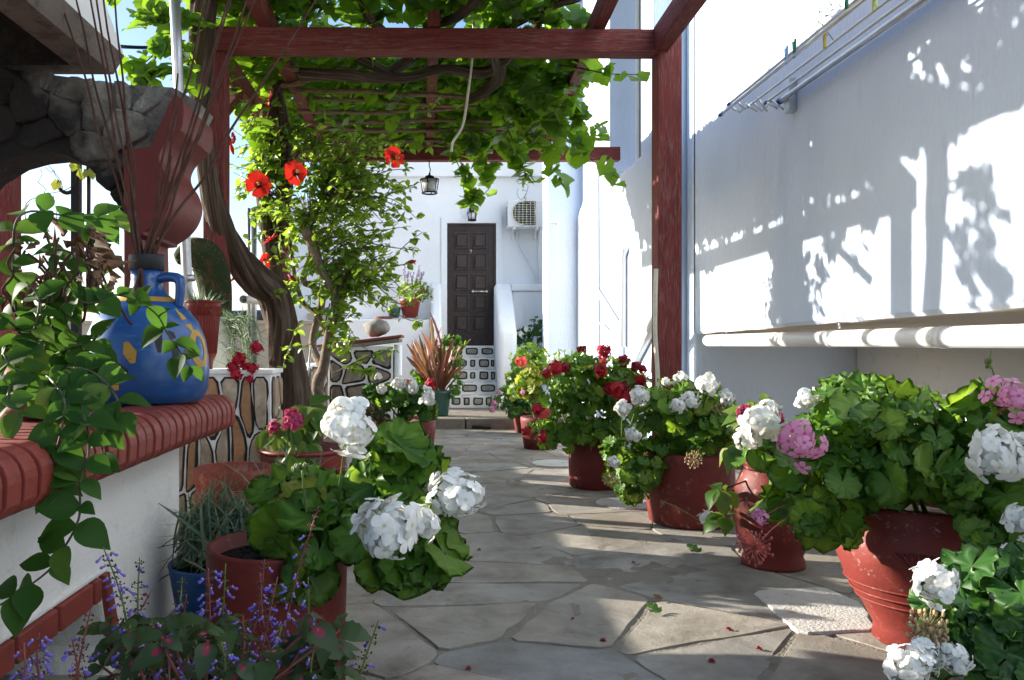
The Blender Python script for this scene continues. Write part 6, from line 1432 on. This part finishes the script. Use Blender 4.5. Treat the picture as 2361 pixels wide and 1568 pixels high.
blobs = [((640, 420, 6.9), (95, 140, .45), 34), ((700, 370, 6.8), (130, 75, .5), 44), ((820, 440, 6.7), (110, 100, .5), 40), ((650, 560, 6.9), (100, 90, .5), 26), ((800, 560, 6.7), (110, 110, .45), 40), ((870, 640, 6.6), (90, 90, .4), 30), ((690, 690, 6.6), (90, 60, .4), 13), ((800, 700, 6.6), (90, 60, .4), 16), ((780, 390, 6.7), (120, 60, .4), 26), ((570, 380, 6.8), (45, 170, .4), 20), ((850, 340, 6.7), (100, 40, .4), 16), ((620, 330, 6.8), (90, 70, .45), 26), ((890, 520, 6.5), (80, 110, .35), 20), ((565, 440, 6.8), (45, 150, .5), 20), ((880, 610, 6.5), (80, 90, .35), 16), ((740, 480, 6.6), (150, 90, .5), 30), ((880, 430, 6.5), (90, 70, .4), 18), ((800, 800, 6.5), (80, 40, .3), 9), ((560, 270, 6.9), (35, 70, .3), 10), ((870, 520, 6.6), (70, 60, .3), 14)]
for (x, y, d), (rx, ry, rd), n in blobs:
    for k in range(n):
        v_ = rvec() * rnd(.3, 1); e = P(x + v_.x * rx, y + v_.z * ry, d + v_.y * rd); a = near_main(e); a = e + (a - e) * min(1, .5 / max(.01, (a - e).length))
        twig(a, e, random.randrange(7, 12), .078)
for pts, n in [([(860, 640, 6.6), (900, 600, 6.4), (940, 560, 6.3), (975, 535, 6.3)], 26), ([(830, 520, 6.6), (880, 460, 6.4), (920, 440, 6.3), (960, 430, 6.2)], 26), ([(850, 560, 6.5), (900, 570, 6.3), (970, 578, 6.2)], 16), ([(830, 420, 6.6), (890, 395, 6.4), (940, 390, 6.3)], 26), ([(850, 680, 6.4), (900, 715, 6.2), (950, 740, 6.1), (985, 735, 6.1)], 26), ([(860, 650, 6.4), (920, 700, 6.2), (960, 690, 6.1)], 22), ([(820, 640, 6.5), (860, 620, 6.4), (930, 610, 6.3), (955, 605, 6.3)], 24), ([(840, 570, 6.5), (900, 640, 6.3), (940, 680, 6.2)], 26), ([(760, 700, 6.6), (740, 770, 6.4), (700, 800, 6.2), (650, 800, 6.1)], 20), ([(735, 330, 6.8), (880, 350, 6.5), (920, 330, 6.4)], 22), ([(870, 330, 6.6), (930, 290, 6.5), (990, 255, 6.4)], 4), ([(990, 260, 6.4), (1000, 240, 6.4), (1010, 235, 6.4)], 9), ([(860, 330, 6.6), (930, 345, 6.4), (1005, 335, 6.4)], 14), ([(610, 330, 6.9), (618, 260, 6.8), (640, 230, 6.8)], 22), ([(770, 860, 6.6), (830, 830, 6.3), (880, 815, 6.2), (905, 810, 6.2)], 22), ([(800, 850, 6.5), (830, 855, 6.3), (860, 860, 6.2)], 34), ([(650, 860, 6.2), (660, 820, 6.1), (690, 740, 6.1)], 16), ([(625, 690, 6.1), (645, 670, 6.0), (680, 660, 6.0)], 12)]:
    path = smooth_path([P(*p) for p in pts], 6); mbT.tube(path, [.006, .0025], 5); leafy(path, n, .066)
part('twigs', mbT, M['hibbark'], HB)
foliage(HB, hm, 'hib', 'hiblow', 'lf_hib', 300)
def hib_flower(pos, size, axis):
    pos = Vector(pos); ax = Vector(axis).normalized(); mb = MB(); base = lmat(pos - ax * size * .35, ax, rvec(), size)
    for k in range(5):
        vs = []; fs = []; uv = []
        a = 2 * math.pi * k / 5 + rnd(-.14, .14); pl = rnd(.85, 1.1); lf = rnd(-.15, .35); rows = [(0, .05), (.3, .20), (.6, .43), (.85, .50), (1.0, .30)]; ph = rnd(0, 6)
        for i, (y, w) in enumerate(rows):
            for j, s in enumerate((-1, -.5, 0, .5, 1)):
                z = .6 * y * (1 - .8 * y) + lf * y * y + .08 * s + (.10 * math.sin(s * 6 + ph) * y * y)
                q = Matrix.Rotation(a, 3, 'Z') @ Vector((s * w, y * pl * (1 - .06 * (j % 2) * (i == 4)), z)); vs.append(q); uv.append((q.x, q.y))
        for i in range(4):
            for j in range(4): b_ = i * 5 + j; fs.append((b_, b_ + 1, b_ + 6, b_ + 5))
        mb.add([base @ v_ for v_ in vs], fs, uv, 0, True)
    f = part('flower', mb, M['pt_hib'], HB)
    mb = MB(); s0 = pos - ax * size * .3; s1 = pos + ax * size * .75 + Vector((rnd(-.01, .01), 0, -.01)); mb.tube([s0, s1], [size * .05, size * .03], 6)
    part('style', mb, M['pt_hib'], f)
    mb = MB()
    for k in range(26): q = s0 + (s1 - s0) * rnd(.6, 1); mb.ball(q + rvec() * size * .1, size * .05, 5)
    part('stamens', mb, M['stamen'], f)
for (x, y, d, s, ax) in [(595, 425, 5.9, .098, (.25, -1, .05)), (682, 397, 5.9, .095, (.35, -1, .1)), (908, 362, 6.1, .085, (.6, -.8, -.1)), (617, 225, 6.2, .075, (-.8, -.3, .2)), (528, 320, 6.1, .06, (-.5, -.8, -.2)), (620, 550, 6.7, .07, (-.6, -.3, .7)), (612, 600, 6.6, .06, (.8, -.5, .1)), (795, 458, 6.6, .06, (.9, -.2, -.2)), (757, 560, 6.8, .065, (.9, -.3, 0)), (818, 668, 6.7, .055, (.8, -.3, .3))]:
    hib_flower(P(x, y, d), s, ax)
for (x, y, ax) in [(945, 605, (.9, -.1, .2)), (535, 345, (-.3, 0, 1)), (672, 640, (.6, -.2, -.5)), (540, 640, (.4, 0, .4)), (1075, 310, (.4, 0, .7)), (1190, 495 - 20, (.2, 0, .9))][:4]:
    p = P(x, y, 6.3); a = Vector(ax).normalized(); mb = MB(); mb.tube([p - a * .04, p, p + a * .03, p + a * .05], [.006, .017, .014, .004], 8); part('bud', mb, M['pt_hib'], HB)

# ------------------------------------------------------------------ trailing plant on the counter
c = ctr(105, 2.55, 0.889); pot('flowerpot', 'clay pot hidden under the trailing plant on the brick edge', c, [(0.09, 0), (0.125, 0.02), (0.13, .04), (0.10, .05), (0.13, .22), (0.135, .24)], 'potclay', 'flowerpot')
TP = thing('trailing_plant', 'trailing plant with fleshy green leaves hanging over the brick edge', 'plant', c + Vector((0, 0, .22))); tm = []; mb = MB()
def tstem(pts, step=.048, size=.095, r=.0042, two=True):
    path = smooth_path([P(*p) for p in pts], 8); mb.tube(path, [r, r * .6], 6); L = 0; nxt = rnd(0, step); k = 0
    for i in range(1, len(path)):
        L += (path[i] - path[i - 1]).length
        if L > nxt:
            nxt += step * rnd(.8, 1.2); t_ = (path[i] - path[i - 1]).normalized(); sd_ = t_.cross(Vector((0, -1, .3)))
            for s in ((-1, 1) if two else ((-1) ** k,)):
                d = (sd_ * s + t_ * .55 + rvec() * .45 + Vector((0, -.2, .1))); nn = Vector((rnd(-.3, .4), -.75, .75)) + rvec() * .4
                if random.random() < .93: tm.append(lmat(path[i], nn, d, size * rnd(.6, 1.12), rnd(.85, 1.1)))
            k += 1
z0 = (105, 800, 2.5)
for pts in [[(60, 830, 2.5), (120, 720, 2.4), (230, 680, 2.55), (330, 700, 2.75), (400, 790, 2.8), (440, 850, 2.8)],
            [(100, 860, 2.4), (165, 900, 2.1), (195, 960, 1.98), (205, 1040, 1.95), (185, 1110, 1.93), (180, 1200, 1.92), (130, 1290, 1.9), (95, 1330, 1.88), (0, 1395, 1.85)],
            [(40, 760, 2.4), (30, 560, 2.3), (60, 490, 2.3), (170, 500, 2.4), (290, 505, 2.5)], [(80, 800, 2.4), (130, 640, 2.3), (170, 590, 2.3), (120, 570, 2.25)],
            [(80, 850, 2.3), (30, 880, 2.1), (20, 930, 2.0), (60, 960, 1.98)],
            [(70, 830, 2.4), (40, 760, 2.2), (-10, 720, 2.1), (-40, 700, 2.1)], [(110, 850, 2.35), (190, 850, 2.15), (240, 880, 2.1), (275, 940, 2.05), (240, 1000, 2.02), (235, 1060, 2.0)],
            [(100, 830, 2.4), (170, 800, 2.25), (220, 790, 2.3), (225, 850, 2.2)], [(60, 800, 2.35), (10, 800, 2.2), (20, 840, 2.1), (60, 860, 2.1)],
            [(100, 860, 2.3), (130, 890, 2.1), (150, 930, 2.0), (140, 1000, 1.95), (120, 1080, 1.94), (140, 1140, 1.93)], [(90, 820, 2.4), (150, 700, 2.25), (210, 700, 2.2), (250, 690, 2.2)], [(70, 840, 2.3), (80, 760, 2.2), (90, 690, 2.2), (60, 650, 2.2)], [(120, 780, 2.5), (200, 600, 2.5), (235, 500, 2.5)]]:
    tstem(pts, .05, .088)
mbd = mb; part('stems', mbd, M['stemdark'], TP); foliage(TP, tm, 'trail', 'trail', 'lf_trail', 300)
mb = MB()
for k in range(16):
    a = P(rnd(20, 240), rnd(520, 620), rnd(2.2, 2.5)); q = [a]
    for j in range(5): q.append(q[-1] + Vector((rnd(-.03, .03), rnd(-.02, .02), -rnd(.02, .05))))
    mb = MB(); mb.tube(smooth_path(q, 3), .004, 5); part('dead_stem', mb, M['twig'], TP)
for k in range(42): link('dry_leaf', leafmesh('dry', k % 3, 'dry'), TP, lmat(P(rnd(30, 250), rnd(520, 680), rnd(2.25, 2.55)), rvec(), rvec() + Vector((0, 0, -.6)), rnd(.04, .075)))

# ------------------------------------------------------------------ coleus with blue spikes, bottom left
CO = coleus('coleus with dark frilled pink-hearted leaves and violet flower spikes, bottom left', P(470, 1720, 1.75), (230, 790, 1440, 1600, 1.55, 2.0), 75, .062, 300)
def spike(px0, py0, px1, py1, d, dens=1.0, buds=True):
    a = P(px0, py0, d); b = P(px1, py1, d + rnd(-.06, .06)); path = smooth_path([a, (a + b) / 2 + rvec() * .012, b], 8); mb = MB(); mb.tube(path, [.0032, .0014], 5, 0)
    L = (b - a).length; nw = max(5, int(L / .017))
    for i in range(nw):
        t_ = .12 + .88 * i / nw; p = path[min(len(path) - 1, int(t_ * (len(path) - 1)))]; fade = 1 - .6 * t_
        for k in range(5):
            an = rnd(0, 6.28); dr = Vector((math.cos(an), math.sin(an), rnd(-.1, .5))); l = .020 * fade * rnd(.7, 1.2); e = p + dr * l
            mb.tube([p, e], .0007, 3, 0, False); mb.ball(e, rnd(.0016, .0028), 4, 1, (1, 1, 1.3))
            if random.random() < .34 * dens * (1.1 - t_ * .5):
                fdir = (dr + Vector((0, -.4, -.7))).normalized(); M_ = lmat(e, rvec(), fdir, 1); n_ = .0125 * rnd(.8, 1.4)
                mb.tube([e, e + fdir * n_ * .6, e + fdir * n_ * 1.3, e + fdir * n_ * 1.5], [.001, .0022, .0042, .0008], 6, 2); mb.ball(e + fdir * n_ * .5 + Vector((0, 0, .003)), .003, 5, 3)
    part('flower_spike', mb, [M['stemred' if random.random() < .5 else 'stem'], M['twig'], M['pt_purple'], M['pt_lilac']], CO)
for s in [(300, 1480, 238, 1262, 1.85, 1.4), (318, 1480, 322, 1285, 1.9, .3), (250, 1520, 350, 1360, 1.8, .8), (170, 1590, 210, 1400, 1.75, .4), (400, 1560, 430, 1370, 1.85, .6), (390, 1480, 420, 1330, 1.95, .3), (480, 1560, 480, 1310, 1.85, 1.5), (500, 1540, 520, 1300, 1.9, 1.2), (560, 1540, 610, 1290, 1.9, .8), (590, 1560, 640, 1330, 1.8, .5), (650, 1480, 735, 1165, 2.0, .9), (640, 1560, 600, 1320, 1.85, .6), (700, 1560, 710, 1330, 1.85, 1.2), (820, 1590, 872, 1430, 1.8, .7), (60, 1600, 55, 1480, 1.7, 1.2), (100, 1600, 90, 1460, 1.65, 1.4), (340, 1600, 350, 1430, 1.7, 1.2), (450, 1600, 440, 1430, 1.7, 1.2), (540, 1600, 560, 1420, 1.7, 1.0), (620, 1600, 650, 1440, 1.65, 1.0), (260, 1600, 300, 1440, 1.65, 1.0), (720, 1600, 740, 1450, 1.7, .8), (180, 1600, 165, 1470, 1.65, .8), (390, 1600, 385, 1500, 1.6, 1.3), (500, 1600, 510, 1480, 1.6, 1.3)]: spike(*s)
pot('flowerpot', 'clay pot under the coleus just below the picture', Vector((-.5, 1.72, 0)), [(.13, 0), (.17, .24), (.175, .26)], 'potclay', 'flowerpot')
